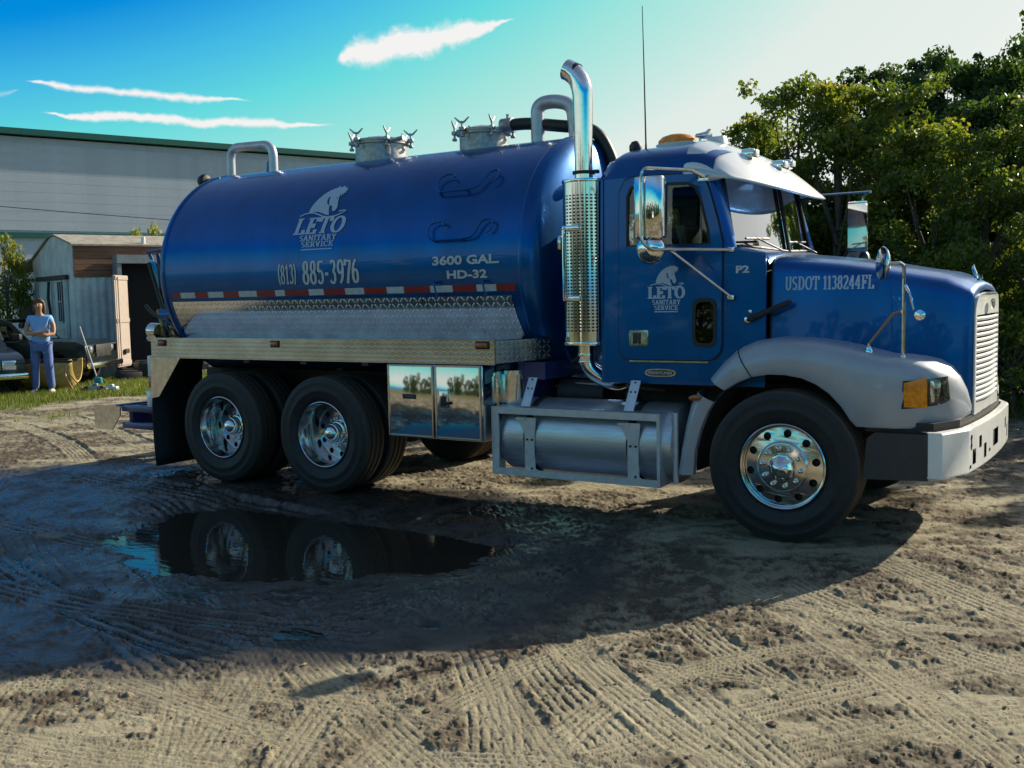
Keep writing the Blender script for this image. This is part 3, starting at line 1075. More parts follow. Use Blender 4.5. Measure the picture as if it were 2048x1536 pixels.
# ================================================================== warehouse
M_wall = mat('warehouse_sheeting', (.40, .44, .50), .55, .1, noise=.07, nscale=.6, dirt=(.24, .25, .27), dirt_amt=.25)
M_green = mat('green_trim', (.006, .095, .080), .45, noise=.1)
M_shedw = mat('shed_white_sheet', (.56, .60, .59), .6, noise=.16, nscale=2.5, dirt=(.22, .20, .16), dirt_amt=.35)
M_brown = mat('brown_boards', (.20, .085, .045), .7, noise=.25, nscale=5, stretch=(.6, .6, 9))
M_roofg = mat('weathered_roof', (.30, .27, .22), .8, noise=.3, nscale=6)
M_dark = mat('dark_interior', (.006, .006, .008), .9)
M_door = mat('faded_door', (.40, .33, .29), .6, noise=.12, nscale=5, dirt=(.10, .07, .05), dirt_amt=.45)
D71 = R(70.7)
wd = Vector((math.cos(D71), math.sin(D71), 0))
wn = Vector((wd.y, -wd.x, 0))      # towards the camera


def frame(org, d, n):
    """(along, out, up) -> world matrix"""
    return Matrix(((d.x, n.x, 0, org[0]), (d.y, n.y, 0, org[1]), (0, 0, 1, org[2]), (0, 0, 0, 1)))


W0 = (-40.75, 18.55, 0)
wh = empty('warehouse', W0)
wh.matrix_world = frame(W0, wd, wn)
tag(wh, 'long pale grey metal warehouse with green trim behind the shed', 'warehouse')
b = MB()
b.box((-22, -18, 0), (40, -.30, 9.1))
b.build('wall', M_wall, wh, smooth=0)
# sheeting boards: each lap of the siding is a piece
lap = MB()
lap.box((-22, -.285, -.21), (40, -.25, .21))
lapo = lap.build('siding_board', M_wall, wh, smooth=0)
lapo.location = (0, 0, 5.25)
lapo.rotation_euler = (R(.35), 0, 0)
for k in range(1, 9):
    c_ = lapo.copy(); C.objects.link(c_); c_.location = (0, 0, 5.25 + k * .42)
for k in range(1, 12):
    c_ = lapo.copy(); C.objects.link(c_); c_.location = (0, 0, 4.51 - k * .42)
b = MB(); b.box((-22, -.36, 9.16), (40, .06, 9.42)); b.build('roof_trim', M_green, wh, smooth=0)
b = MB(); b.box((-22, -.285, 4.72), (40, -.10, 4.94)); b.build('base_trim', M_green, wh, smooth=0)
b = MB(); b.box((-22, -18.2, 9.3), (40, -.37, 9.40)); b.build('roof', M_green, wh, smooth=0)
# cable sagging across in front of it
b = MB()
b.tube([wh.matrix_world @ Vector((-24 + t * 36, .5, 8.0 - 2.6 * t - .35 * math.sin(PI * t))) for t in [i / 24 for i in range(25)]], .018, 5)
o = b.build('overhead_cable', M_black); tag(o, 'thin black cable sagging across the warehouse wall', 'cable')

# ================================================================== shed
S0 = (-18.95, 6.55, 0)
sh = empty('shed', S0)
sh.matrix_world = frame(S0, wd, wn)
tag(sh, 'weathered white sheet metal shed with arched roof and brown boards', 'shed')
gn = Matrix.Rotation(R(90), 4, 'Z')
# gable face runs away to the left: along -wn direction mapped on local -y ; side wall runs along +x
GL = 3.5
prof = [(0, 3.10), (-1.35, 3.36), (-1.75, 3.36), (-3.5, 2.86)]
b = MB()
b.plate([[(0, 0)] + prof + [(-3.5, 0)]], lambda u, v, d: (d, u, v), .06)
b.build('gable_wall', M_shedw, sh, smooth=0)
# corrugated side wall
for (x0, x1, z0, z1, m_, nm) in ((0, 6.5, 0, 2.36, M_shedw, 'side_wall'),):
    b = MB()
    n = int((x1 - x0) / .045)
    sec = []
    for i in range(n + 1):
        x = x0 + (x1 - x0) * i / n
        y = .012 + .018 * (1 if (i // 2) % 2 else 0)
        sec.append([(x, y, z0), (x, y, z1)])
    b.rows(sec)
    b.build(nm, m_, sh, smooth=0)
for k in range(5):
    b = MB(); b.box((0.01, .035, 2.37 + k * .142), (6.5, .060 + .006 * (k % 2), 2.505 + k * .142)); b.build('board', M_brown, sh, smooth=0)
b = MB()
sec = []
for (y, z) in [(.12, 3.06)] + prof:
    sec.append([(-.05, y, z + .01), (6.6, y, z + .01), (6.6, y, z + .05), (-.05, y, z + .05)])
b.rows(sec, close=True, caps=True)
b.build('roof', M_roofg, sh, smooth=0)
# gable doors, header rail, window
b = MB(); b.box((-.10, -2.9, 2.33), (-.02, -.35, 2.43)); b.build('door_rail', M_black, sh, smooth=0)
for (y0, y1) in ((-2.75, -1.55), (-1.52, -.45)):
    b = MB(); b.box((-.055, y0, .08), (-.012, y1, 2.32)); dd = b.build('door', M_shedw, sh, smooth=0)
    b = MB()
    for q in (y0 + .04, y1 - .09):
        b.box((-.075, q, .08), (-.056, q + .05, 2.32))
    b.box((-.075, y0 + .1, 1.15), (-.056, y1 - .1, 1.22))
    b.build('door_frame', M_shedw, dd, smooth=0)
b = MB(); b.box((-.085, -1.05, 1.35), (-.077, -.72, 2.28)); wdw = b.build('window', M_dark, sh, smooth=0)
b = MB()
for q in (-1.06, -.895, -.73):
    b.box((-.095, q, 1.33), (-.086, q + .02, 2.30))
for q in (1.34, 1.81, 2.28):
    b.box((-.097, -1.06, q), (-.088, -.71, q + .02))
b.build('window_bars', M_shedw, wdw, smooth=0)
b = MB(); b.tube([(-.13, -1.6, 2.3), (-.15, -1.65, 1.9), (-.13, -1.58, 1.55), (-.16, -1.7, 1.35)], .035, 7); b.build('hanging_chain', M_black, sh)
b = MB(); b.cyl((1.62, .0, 2.6), (1.62, .0, 3.30), .05, n=10); b.build('vent_pipe', M_white, sh)
# lean-to on the left
lt = empty('lean_to', S0)
lt.matrix_world = frame(S0, wd, wn)
tag(lt, 'dull grey lean-to with dark open front left of the shed', 'lean-to')
b = MB(); b.box((.1, -6.2, 0), (4, -3.56, 2.6)); b.build('wall', M_shedw, lt, smooth=0)
b = MB(); b.box((.04, -5.4, 0), (.09, -3.9, 1.85)); b.build('opening', M_dark, lt, smooth=0)  # black panel on the closed wall, painted for the shade of an opening
b = MB(); b.add([(-.1, -6.4, 2.35), (4.1, -6.4, 2.35), (4.1, -3.5, 2.85), (-.1, -3.5, 2.85), (-.1, -6.4, 2.42), (4.1, -6.4, 2.42), (4.1, -3.5, 2.92), (-.1, -3.5, 2.92)], [(0, 1, 2, 3), (7, 6, 5, 4), (0, 3, 7, 4), (1, 0, 4, 5), (2, 1, 5, 6), (3, 2, 6, 7)]); b.build('roof', M_roofg, lt, smooth=0)

# open box body with swung-out door, in front of the shed's side wall
bx = empty('storage_container', S0)
bx.matrix_world = frame(S0, wd, wn)
tag(bx, 'open grey storage container, dark inside, against the shed side', 'container')
M_cont = mat('container_grey', (.22, .25, .28), .55, noise=.12, nscale=3, dirt=(.09, .07, .05), dirt_amt=.4)
x0, x1, y1 = .84, 2.9, .45
b = MB()
b.box((x0, .1, .25), (x0 + .10, y1, 2.66))
b.build('side_post', M_cont, bx, smooth=0)
b = MB(); b.box((x1 - .10, .1, .25), (x1, y1, 2.66)); b.build('side_post', M_cont, bx, smooth=0)
b = MB(); b.box((x0, .1, 2.665), (x1, y1 + .02, 2.86)); b.build('roof', M_cont, bx, smooth=0)
b = MB(); b.box((x0, .1, .12), (x1, y1, .245)); b.build('sill', M_black, bx, smooth=0)
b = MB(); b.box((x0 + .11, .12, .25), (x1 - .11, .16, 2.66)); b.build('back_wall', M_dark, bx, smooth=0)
b = MB(); b.box((x0 + .103, .17, .25), (x0 + .112, y1 - .1, 2.66)); b.box((x1 - .112, .17, .25), (x1 - .103, y1 - .1, 2.66)); b.build('inner_shade', M_dark, bx, smooth=0)  # near-black sheets paint the shade inside the container
b = MB(); b.box((0, 0, .32), (.80, .05, 2.38), .01); dr = b.build('door', M_door, bx, smooth=0)
dr.location = (x0 + .20, y1 + .05, 0); dr.rotation_euler = (0, 0, R(128))
b = MB()
for z in (.36, 1.32, 2.28):
    b.box((.02, -.02, z), (.78, -.003, z + .09))
b.cyl((.70, -.04, .35), (.70, -.04, 2.34), .014, n=8)
b.build('door_bars', M_door, dr, smooth=0)
b = MB(); b.box((.25, -.07, .62), (.48, -.022, .72), .01); b.build('latch', M_black, dr, smooth=0)
for k, (x, y, sx, sz, m_) in enumerate([(1.25, 1.0, .55, .42, M_black), (1.75, 1.2, .35, .6, M_plastic), (.75, 1.15, .5, .22, M_black)]):
    b = MB(); b.box((x - sx / 2, y - .2, 0), (x + sx / 2, y + .2, sz), .03)
    b.box((x - sx / 2 + .04, y - .16, sz - .005), (x + sx / 2 - .04, y + .16, sz + .03), .01)
    o = b.build('crate', m_, None)
    o.matrix_world = frame(S0, wd, wn)
    tag(o, ('low black crate on the ground under the container opening', 'upright dark plastic bin beside the rear of the truck', 'flat dark box below the swung-out container door')[k], 'crate', 'crates by the container')
# shrubs against the warehouse
SHR = make_tree(71, 2.3, 1.5, .1, 44, 420, .085, M_leafy, .62, trunk_r=.05, cr=(.22, .46), leader=4)
put_tree('shrub', SHR, (-22.1, 6.85, 0), .5, (.85, 1.42), 'yellow-green shrub at the left edge, in front of the warehouse', 'shrub')
put_tree('shrub', SHR, (-20.8, 9.9, 0), 2.2, (.8, 1.50), 'yellow-green shrub top showing above the shed roof', 'shrub')
put_tree('shrub', TE, (-21.5, 9.3, 0), 1.2, (.35, 2.3), 'thin sprig rising over the shed roof', 'shrub')

# ================================================================== lettering
def arc(cx, cy, rx, ry, a0, a1, n=16):
    return [(cx + rx * math.cos(R(a0 + (a1 - a0) * i / n)), cy + ry * math.sin(R(a0 + (a1 - a0) * i / n))) for i in range(n + 1)]


# glyphs: width, strokes; each stroke is a list of points in a unit-high box, 'k' marks serifs (x0, x1, y)
GL = {
    'L': (.70, [[(.22, 0), (.22, 1)], [(.22, .045), (.64, .045)], [(.64, 0), (.64, .28)]], [(.02, .42, 1), (.02, .3, 0)]),
    'E': (.74, [[(.22, 0), (.22, 1)], [(.22, .045), (.66, .045)], [(.66, 0), (.66, .27)], [(.22, .955), (.64, .955)], [(.64, .75), (.64, 1)], [(.22, .5), (.48, .5)], [(.48, .37), (.48, .63)]], [(.02, .3, 1), (.02, .3, 0)]),
    'T': (.78, [[(.39, 0), (.39, 1)], [(.04, .955), (.74, .955)], [(.05, .72), (.05, 1)], [(.73, .72), (.73, 1)]], [(.2, .58, 0)]),
    'O': (.86, [arc(.43, .5, .33, .455, 90, 450, 36)], []),
    'S': (.62, [arc(.31, .735, .21, .22, 30, 265, 16) + arc(.31, .265, .22, .22, 85, -150, 16)], []),
    'A': (.82, [[(.12, 0), (.40, 1)], [(.42, 1), (.68, 0)], [(.2, .32), (.6, .32)]], [(0, .28, 0), (.5, .84, 0)]),
    'N': (.86, [[(.16, 0), (.16, 1)], [(.16, 1), (.68, 0)], [(.70, 0), (.70, 1)]], [(0, .3, 0), (.0, .2, 1), (.54, .86, 1)]),
    'I': (.42, [[(.21, 0), (.21, 1)]], [(.02, .40, 1), (.02, .40, 0)]),
    'R': (.82, [[(.22, 0), (.22, 1)], [(.22, .955), (.44, .955)] + arc(.44, .74, .19, .215, 90, -90, 12) + [(.22, .525)], [(.42, .52), (.70, .02)]], [(.02, .3, 1), (.02, .42, 0), (.6, .84, 0)]),
    'Y': (.78, [[(.39, 0), (.39, .45)], [(.10, 1), (.39, .42)], [(.68, 1), (.39, .42)]], [(.2, .58, 0), (0, .28, 1), (.52, .8, 1)]),
    'V': (.78, [[(.12, 1), (.38, 0)], [(.66, 1), (.40, 0)]], [(0, .28, 1), (.52, .78, 1)]),
    'C': (.76, [arc(.41, .5, .31, .455, 40, 320, 26), [(.66, .70), (.66, .96)]], []),
    'U': (.82, [[(.18, 1), (.18, .3)] + arc(.41, .3, .23, .26, 180, 360, 14) + [(.64, 1)]], [(.02, .34, 1), (.5, .8, 1)]),
    'D': (.84, [[(.22, 0), (.22, 1)], [(.22, .955), (.40, .955)] + arc(.40, .5, .32, .455, 90, -90, 18) + [(.22, .045)]], [(.02, .3, 1), (.02, .3, 0)]),
    'F': (.70, [[(.22, 0), (.22, 1)], [(.22, .955), (.64, .955)], [(.64, .72), (.64, 1)], [(.22, .5), (.48, .5)], [(.48, .37), (.48, .63)]], [(.02, .3, 1), (.02, .42, 0)]),
    '1': (.46, [[(.25, 0), (.25, 1)], [(.06, .80), (.25, .98)]], [(.06, .44, 0)]),
    '2': (.62, [arc(.30, .73, .20, .23, 165, -35, 16) + [(.08, .06)], [(.06, .045), (.56, .045)], [(.55, 0), (.55, .2)]], []),
    '3': (.60, [arc(.27, .755, .19, .205, 150, -85, 14), arc(.27, .28, .22, .245, 88, -150, 16)], []),
    '4': (.64, [[(.42, 0), (.42, 1)], [(.42, .98), (.05, .30)], [(.05, .28), (.60, .28)]], [(.26, .58, 0)]),
    '5': (.60, [[(.13, .94), (.54, .94)], [(.13, .94), (.11, .52)], arc(.28, .30, .22, .26, 130, -150, 18)], []),
    '6': (.62, [arc(.31, .30, .20, .26, 0, 360, 22), arc(.42, .42, .32, .54, 95, 185, 12)], []),
    '7': (.56, [[(.05, .93), (.52, .93)], [(.05, .74), (.05, 1)], [(.50, .92), (.22, 0)]], []),
    '8': (.62, [arc(.31, .745, .17, .215, 0, 360, 20), arc(.31, .27, .21, .235, 0, 360, 22)], []),
    '9': (.62, [arc(.31, .70, .20, .26, 0, 360, 22), arc(.20, .58, .32, .54, -85, 5, 12)], []),
    '(': (.34, [arc(.48, .5, .34, .60, 118, 242, 14)], []),
    ')': (.34, [arc(-.14, .5, .34, .60, 62, -62, 14)], []),
    '-': (.40, [[(.05, .42), (.35, .42)]], []),
    ' ': (.36, [], []),
}


def stroke_quads(pts, T, t, hmin=0):
    out = []
    n = len(pts)
    sides = []
    for i, p in enumerate(pts):
        a = pts[max(i - 1, 0)]; b = pts[min(i + 1, n - 1)]
        dx, dy = b[0] - a[0], b[1] - a[1]
        L = math.hypot(dx, dy) or 1
        dx /= L; dy /= L
        w = t + (T - t) * abs(dy) ** 1.4
        sides.append(((p[0] - dy * w / 2, p[1] + dx * w / 2), (p[0] + dy * w / 2, p[1] - dx * w / 2)))
    for i in range(n - 1):
        out.append([sides[i][0], sides[i][1], sides[i + 1][1], sides[i + 1][0]])
    return out


def lettering(text, T=.20, t=.085, slant=0.0, serif=.075, gap=.05):
    """list of quads in text space, and total width"""
    x = 0
    Q = []
    for chh in text:
        w, st, sf = GL[chh]
        for k, s in enumerate(st):
            if chh == '-':
                qs = stroke_quads(s, T, .13)
            else:
                qs = stroke_quads(s, T, t)
            # long straight strokes are cut so that they can follow a curved surface
            for q in qs:
                Q.append(([(p[0] + x + slant * p[1], p[1]) for p in q], k))
        for (a, b, y) in sf:
            y0, y1 = (0, serif) if y == 0 else (1 - serif, 1)
            q = [(a, y0), (b, y0), (b, y1), (a, y1)]
            Q.append(([(p[0] + x + slant * p[1], p[1]) for p in q], 7))
        x += w + gap
    return Q, x - gap


def put_text(mb, text, x0, x1, z0, z1, fn, T=.20, t=.085, slant=0.0, serif=.075):
    Q, w = lettering(text, T, t, slant, serif)
    sx = (x1 - x0) / w
    for i, (q, k) in enumerate(Q):
        d = .0002 * (k % 8) + .00003 * (i % 5)
        # split vertically into 3 strips
        a, b_, c_, e = q
        for s in range(3):
            f0, f1 = s / 3, (s + 1) / 3
            if abs(a[1] - e[1]) > abs(a[1] - b_[1]):
                P = [(a[0] + (e[0] - a[0]) * f0, a[1] + (e[1] - a[1]) * f0), (b_[0] + (c_[0] - b_[0]) * f0, b_[1] + (c_[1] - b_[1]) * f0),
                     (b_[0] + (c_[0] - b_[0]) * f1, b_[1] + (c_[1] - b_[1]) * f1), (a[0] + (e[0] - a[0]) * f1, a[1] + (e[1] - a[1]) * f1)]
            else:
                P = [(a[0] + (b_[0] - a[0]) * f0, a[1] + (b_[1] - a[1]) * f0), (e[0] + (c_[0] - e[0]) * f0, e[1] + (c_[1] - e[1]) * f0),
                     (e[0] + (c_[0] - e[0]) * f1, e[1] + (c_[1] - e[1]) * f1), (a[0] + (b_[0] - a[0]) * f1, a[1] + (b_[1] - a[1]) * f1)]
            mb.add([fn(x0 + p[0] * sx, z0 + p[1] * (z1 - z0), d) for p in P], [(0, 1, 2, 3)])


def put_font(mb, text, x0, x1, z0, z1, fn, bold=.02):
    cu = bpy.data.curves.new('t', 'FONT')
    cu.body = text
    cu.size = 1
    cu.offset = bold
    cu.resolution_u = 3
    o = bpy.data.objects.new('t', cu)
    C.objects.link(o)
    dg = bpy.context.evaluated_depsgraph_get(); dg.update()
    me = bpy.data.meshes.new_from_object(o.evaluated_get(dg))
    bpy.data.objects.remove(o)
    xs = [v.co.x for v in me.vertices]; ys = [v.co.y for v in me.vertices]
    X0, X1, Y0, Y1 = min(xs), max(xs), min(ys), max(ys)
    vs = [fn(x0 + (v.co.x - X0) / (X1 - X0) * (x1 - x0), z0 + (v.co.y - Y0) / (Y1 - Y0) * (z1 - z0), 0) for v in me.vertices]
    mb.add(vs, [tuple(p.vertices) for p in me.polygons])
    bpy.data.meshes.remove(me)


# horse head with blown mane over a wave line; unit box x 0..1, y 0..1
HORSE = [(.17, .20), (.175, .34), (.21, .50), (.265, .64), (.34, .77), (.42, .86), (.50, .92), (.57, .945), (.60, 1.0), (.63, .95), (.68, .96),
         (.70, 1.0), (.735, .94), (.79, .93), (.775, .905), (.83, .89), (.80, .86), (.845, .83), (.80, .815), (.83, .76), (.785, .775), (.79, .70),
         (.755, .76), (.745, .66), (.72, .73), (.705, .80), (.715, .70), (.725, .60), (.74, .50), (.765, .40), (.77, .31), (.745, .25),
         (.715, .235), (.68, .25), (.665, .31), (.655, .36), (.62, .42), (.585, .40), (.60, .30), (.63, .20), (.64, .13), (.58, .14), (.48, .20), (.38, .25), (.27, .255)]
HOLES = [[(.485, .66), (.52, .68), (.528, .57), (.545, .50), (.572, .445), (.555, .43), (.51, .48), (.488, .56)], [(.655, .60), (.675, .64), (.70, .66), (.685, .61)]]
WAVE1 = [(0, .15), (.08, .20), (.20, .235), (.30, .22), (.42, .16), (.52, .10), (.62, .075), (.75, .085), (.85, .12), (.94, .18), (.99, .235), (.93, .24), (.84, .215)]


def put_horse(mb, x0, x1, z0, z1, fn):
    f = lambda u, v, d: fn(x0 + u * (x1 - x0), z0 + v * (z1 - z0), .0002)
    bm = bmesh.new()
    flat = [p for lp in [HORSE] + HOLES for p in lp]
    tris = tessellate_polygon([[Vector((p[0], p[1], 0)) for p in lp] for lp in [HORSE] + HOLES])
    vs = [bm.verts.new((p[0], p[1], 0)) for p in flat]
    for t_ in tris:
        try: bm.faces.new([vs[i] for i in t_])
        except ValueError: pass
    for k in range(1, 12):
        g = bm.verts[:] + bm.edges[:] + bm.faces[:]
        bmesh.ops.bisect_plane(bm, geom=g, plane_co=(0, k / 12, 0), plane_no=(0, 1, 0))
    bm.verts.index_update()
    mb.add([f(v.co.x, v.co.y, 0) for v in bm.verts], [[v.index for v in fc.verts] for fc in bm.faces])
    bm.free()
    n = len(WAVE1)
    for i, q in enumerate(stroke_quads(WAVE1, .028, .038)):
        mb.add([fn(x0 + p[0] * (x1 - x0), z0 + p[1] * (z1 - z0), .0006) for p in q], [(0, 1, 2, 3)])


# ================================================================== THE TRUCK
T = empty('tank_truck', (0, 0, 0))
tag(T, 'dark blue septic tank truck with chrome exhaust stack, parked facing right', 'truck')
BODY = T
TR, TZ = 1.08, 2.03
TX0, TX1 = -6.50, -2.16


def tank_pt(x, z, d=0.0):
    zz = max(-1, min(1, (z - TZ) / TR))
    a = math.asin(zz)
    r = TR + .0045 + d
    return (x, -r * math.cos(a), TZ + r * math.sin(a))


# ---- tank
b = MB()
n = 96


def ring(x, r, z0=TZ):
    return [(x, -r * math.cos(2 * PI * k / n), z0 + r * math.sin(2 * PI * k / n)) for k in range(n)]


b.rows([ring(x, TR) for x in np.linspace(TX0 + .04, TX1 - .04, 12)], close=True)
tk = b.build('tank', M_blue, T, smooth=50)
for (x, s) in ((TX0, -1), (TX1, 1)):
    b = MB()
    sec = [ring(x - s * .04, TR + .001)]
    sec += [ring(x - s * .03, TR + .012), ring(x + s * .0, TR + .012), ring(x + s * .012, TR)]
    for k in range(1, 13):
        a = k / 12 * PI / 2
        sec.append(ring(x + s * (.012 + .20 * math.sin(a) ** 1.0), max(.002, TR * math.cos(a) ** .62)))
    b.rows(sec, close=True)
    b.build('tank_end', M_blue, T, smooth=50)
# ---- reflective tape
edges = [-6.38, -6.26, -6.04, -5.855, -5.63, -5.42, -5.17, -4.93, -4.80, -4.50, -4.31, -4.055, -3.83, -3.575, -3.38, -3.10, -2.86, -2.62, -2.42, -2.235]
for i in range(len(edges) - 1):
    b = MB()
    z0, z1 = 1.785, 1.842
    b.rows([[tank_pt(x, z, -.002) for z in (z0, (z0 + z1) / 2, z1)] for x in (edges[i], edges[i + 1] - .004)])
    b.build('tape_strip', M_redtape if i % 2 == 0 else M_whitetape, T, smooth=50)
# ---- lettering on the tank
b = MB()
put_horse(b, -4.66, -4.10, 2.47, 2.79, tank_pt)
put_text(b, 'LETO', -4.70, -4.09, 2.345, 2.495, tank_pt, T=.235, t=.09, slant=.16, serif=.09)
put_text(b, 'SANITARY', -4.60, -4.15, 2.283, 2.335, tank_pt, T=.22, t=.11, serif=.12)
put_text(b, 'SERVICE', -4.57, -4.18, 2.226, 2.276, tank_pt, T=.22, t=.11, serif=.12)
b.add([tank_pt(x, z) for x, z in ((-4.57, 2.198), (-4.185, 2.198), (-4.185, 2.208), (-4.57, 2.208))], [(0, 1, 2, 3)])
b.build('company_logo', M_decal, T, smooth=0)
b = MB()
put_text(b, '(813)', -4.865, -4.625, 1.895, 2.075, tank_pt, T=.17, t=.075, serif=.05)
put_text(b, '885-3976', -4.55, -3.865, 1.885, 2.10, tank_pt, T=.205, t=.08, serif=.05)
b.build('phone_lettering', M_decal_w, T, smooth=0)
b = MB()
put_font(b, '3600 GAL.', -3.05, -2.375, 2.01, 2.088, tank_pt, .035)
put_font(b, 'HD-32', -2.905, -2.50, 1.895, 1.965, tank_pt, .035)
b.build('capacity_lettering', M_decal_w, T, smooth=0)
# ---- bent rod hooks (hose holders)
for k, (xa, xb, z0, z1) in enumerate(((-3.13, -2.50, 2.62, 2.78), (-3.09, -2.43, 2.205, 2.36))):
    b = MB()
    w = xb - xa
    pts2 = [(.26, .80), (.22, 1.0), (.10, 1.0), (0, .80), (.02, .2), (.10, 0), (.55, 0), (.70, .10), (.76, .45), (.82, .9), (.92, 1.02), (1.0, .80), (.98, .45), (.92, .3)]
    path = []
    for (u, v) in pts2:
        p = tank_pt(xa + u * w, z0 + v * (z1 - z0))
        path.append(Vector(p) + Vector((0, -.035, .012)))
    b.tube(fillet(path, .05, 4), .0085, 7)
    for (u, v) in ((.10, 0), (.55, 0)):
        p = Vector(tank_pt(xa + u * w, z0 + v * (z1 - z0)))
        b.tube([p + Vector((0, .02, 0)), p + Vector((0, -.035, .012))], .008, 6)
    b.build('hose_hook', M_blue, T)
for x in (-3.015, -2.52):
    b = MB()
    pts = [Vector(tank_pt(x, 1.87)) + Vector((0, .01, 0)), Vector(tank_pt(x, 1.87)) + Vector((0, -.05, 0)), Vector(tank_pt(x + .02, 1.74)) + Vector((0, -.06, 0)), Vector(tank_pt(x + .05, 1.76)) + Vector((0, -.09, .02))]
    b.tube(fillet(pts, .03, 4), .009, 6); b.build('hose_hook', M_blue, T)
# ---- tread plate wrap on the lower tank side
b = MB()
zs = np.linspace(1.365, 1.752, 14)
b.rows([[tank_pt(x + (.0 if x < -2.5 else (1.72 - z) * .0), z, .002) for z in zs] for x in np.linspace(-6.40, -2.40, 30)])
b.rows([[tank_pt(-2.40, z, .002) for z in zs], [tank_pt(-2.29 + (1.752 - z) * .10, z, .002) for z in zs]])
b.build('tread_plate_wrap', M_diamond_dull, T, smooth=60)
# ---- side rail / running valance with end faces
b = MB()
b.box((-6.47, -1.285, 1.205), (-2.305, -1.268, 1.388))
b.box((-6.47, -1.266, 1.374), (-2.305, -.70, 1.390))
b.build('side_rail', M_diamond, T, smooth=0)
b = MB(); b.box((-6.48, -1.292, 1.196), (-2.30, -1.268, 1.203)); b.box((-6.48, -1.292, 1.389), (-2.30, -1.262, 1.396)); b.build('rail_edge', M_chrome_dull, T, smooth=0)
b = MB(); b.add([(-2.302, -1.28, 1.205), (-2.06, -.80, 1.225), (-2.06, -.80, 1.395), (-2.302, -1.28, 1.388)], [(0, 1, 2, 3)]); b.build('rail_end_plate', M_diamond_end, T, smooth=0, solid=.006)
b = MB(); b.add([(-6.472, -1.28, 1.205), (-6.60, -.80, 1.205), (-6.60, -.80, 1.388), (-6.472, -1.28, 1.388)], [(0, 1, 2, 3)]); b.build('rail_end_plate', M_diamond_end, T, smooth=0, solid=.006)
# far side rail
b = MB(); b.box((-6.47, .70, 1.205), (-2.305, 1.28, 1.39)); b.build('side_rail', M_diamond, T, smooth=0)
# rear valance wing
b = MB(); b.plate([[(-6.50, 1.203), (-6.05, 1.203), (-6.40, .80), (-6.52, .78)]], lambda u, v, d: (u, -1.275 + d, v), .012); b.build('rear_wing_panel', M_chrome_dull, T, smooth=0)
b = MB(); b.box((-6.55, 1.0, .78), (-6.50, 1.27, 1.20)); b.build('rear_wing_panel', M_chrome_dull, T, smooth=0)


def marker(x, y, z, sx, sz, m_, name='side_marker'):
    b = MB(); b.box((x - sx, y - .022, z - sz), (x + sx, y, z + sz), .01)
    o = b.build(name, m_, T)
    b = MB(); b.box((x - sx - .012, y - .006, z - sz - .01), (x + sx + .012, y + .002, z + sz + .01), .004); b.build('marker_base', M_black, o)


marker(-6.30, -1.286, 1.345, .05, .022, M_red)
marker(-4.73, -1.286, 1.345, .045, .022, M_amber_dk)
marker(-2.42, -1.286, 1.352, .055, .022, M_amber_dk)

# ---- mud flaps
for y0, y1 in ((-1.26, -.62), (.62, 1.26)):
    b = MB()
    b.rows([[(-6.50 - .03 * math.sin(z_ * 3), y, z_) for y in (y0, y1)] for z_ in np.linspace(.08, 1.20, 10)])
    b.build('mud_flap', M_flap, T, solid=.012)
# dark wheel cover under the rail
b = MB()
b.rows([[(x, -1.20, 1.205), (x, -.55, 1.205)] for x in (-6.45, -3.45)])
b.plate([[(-6.49, 1.2), (-6.05, 1.2), (-6.38, .80), (-6.49, .80)]], lambda u, v, d: (u, -1.24 + d, v), .01)
b.build('wheel_cover', M_black, T, smooth=0)

# ---- chassis
b = MB()
for s in (-1, 1):
    b.box((-6.60, s * .43 - .04, .78), (1.02, s * .43 + .04, 1.04))
for x in (-6.5, -4.86, -3.2, -2.2, -.9, .6):
    b.box((x - .05, -.40, .82), (x + .05, .40, 1.0))
b.build('frame_rail', M_black, T, smooth=0)
b = MB()
for x in np.linspace(-6.2, -2.4, 6):
    b.box((x - .04, -.98, 1.14), (x + .04, .98, 1.20))
    b.box((x - .04, -.48, 1.045), (x + .04, -.38, 1.14)); b.box((x - .04, .38, 1.045), (x + .04, .48, 1.14))
b.build('tank_cradle', M_bluedk, T, smooth=0)
b = MB(); b.box((-2.30, -.95, 1.06), (-2.04, .95, 1.20)); b.box((-2.32, -.93, .90), (-2.20, -.45, 1.055)); b.build('cross_beam', M_bluedk, T, smooth=0)
for x in (-5.52, -4.20):
    b = MB()
    b.cyl((x, -.85, .53), (x, .85, .53), .075, n=14)
    b.lathe([(.02, -.2), (.14, -.17), (.21, -.08), (.23, 0), (.21, .08), (.14, .17), (.02, .2)], (x, 0, .53), (0, 1, 0), 20)
    b.build('axle', M_black, T)
b = MB()
for s in (-1, 1):
    for k in range(6):
        L = .75 - k * .1
        b.rows([[(-4.86 + t * L, s * .52 - .045, .80 - k * .022 - .05 * t * t), (-4.86 + t * L, s * .52 + .045, .80 - k * .022 - .05 * t * t)] for t in np.linspace(-1, 1, 9)])
    b.box((-4.96, s * .52 - .06, .55), (-4.76, s * .52 + .06, .70))
b.build('leaf_spring', M_black, T, solid=.016)
b = MB(); b.tube([(-4.4, 0, .62), (-2.6, 0, .78), (-.6, 0, .85)], .05, 10); b.tube([(-5.3, 0, .58), (-4.4, 0, .58)], .045, 10); b.build('drive_shaft', M_black, T)
b = MB(); b.cyl((0, -.9, .53), (0, .9, .53), .055, n=12); b.box((-.08, -.75, .42), (.08, .75, .52)); b.build('front_axle', M_black, T)
b = MB(); b.box((-.7, -.38, .62), (.75, .38, 1.35), .06); b.cyl((-.75, 0, .85), (-1.5, 0, .82), .2, .16, n=16); b.build('engine_block', M_black, T)
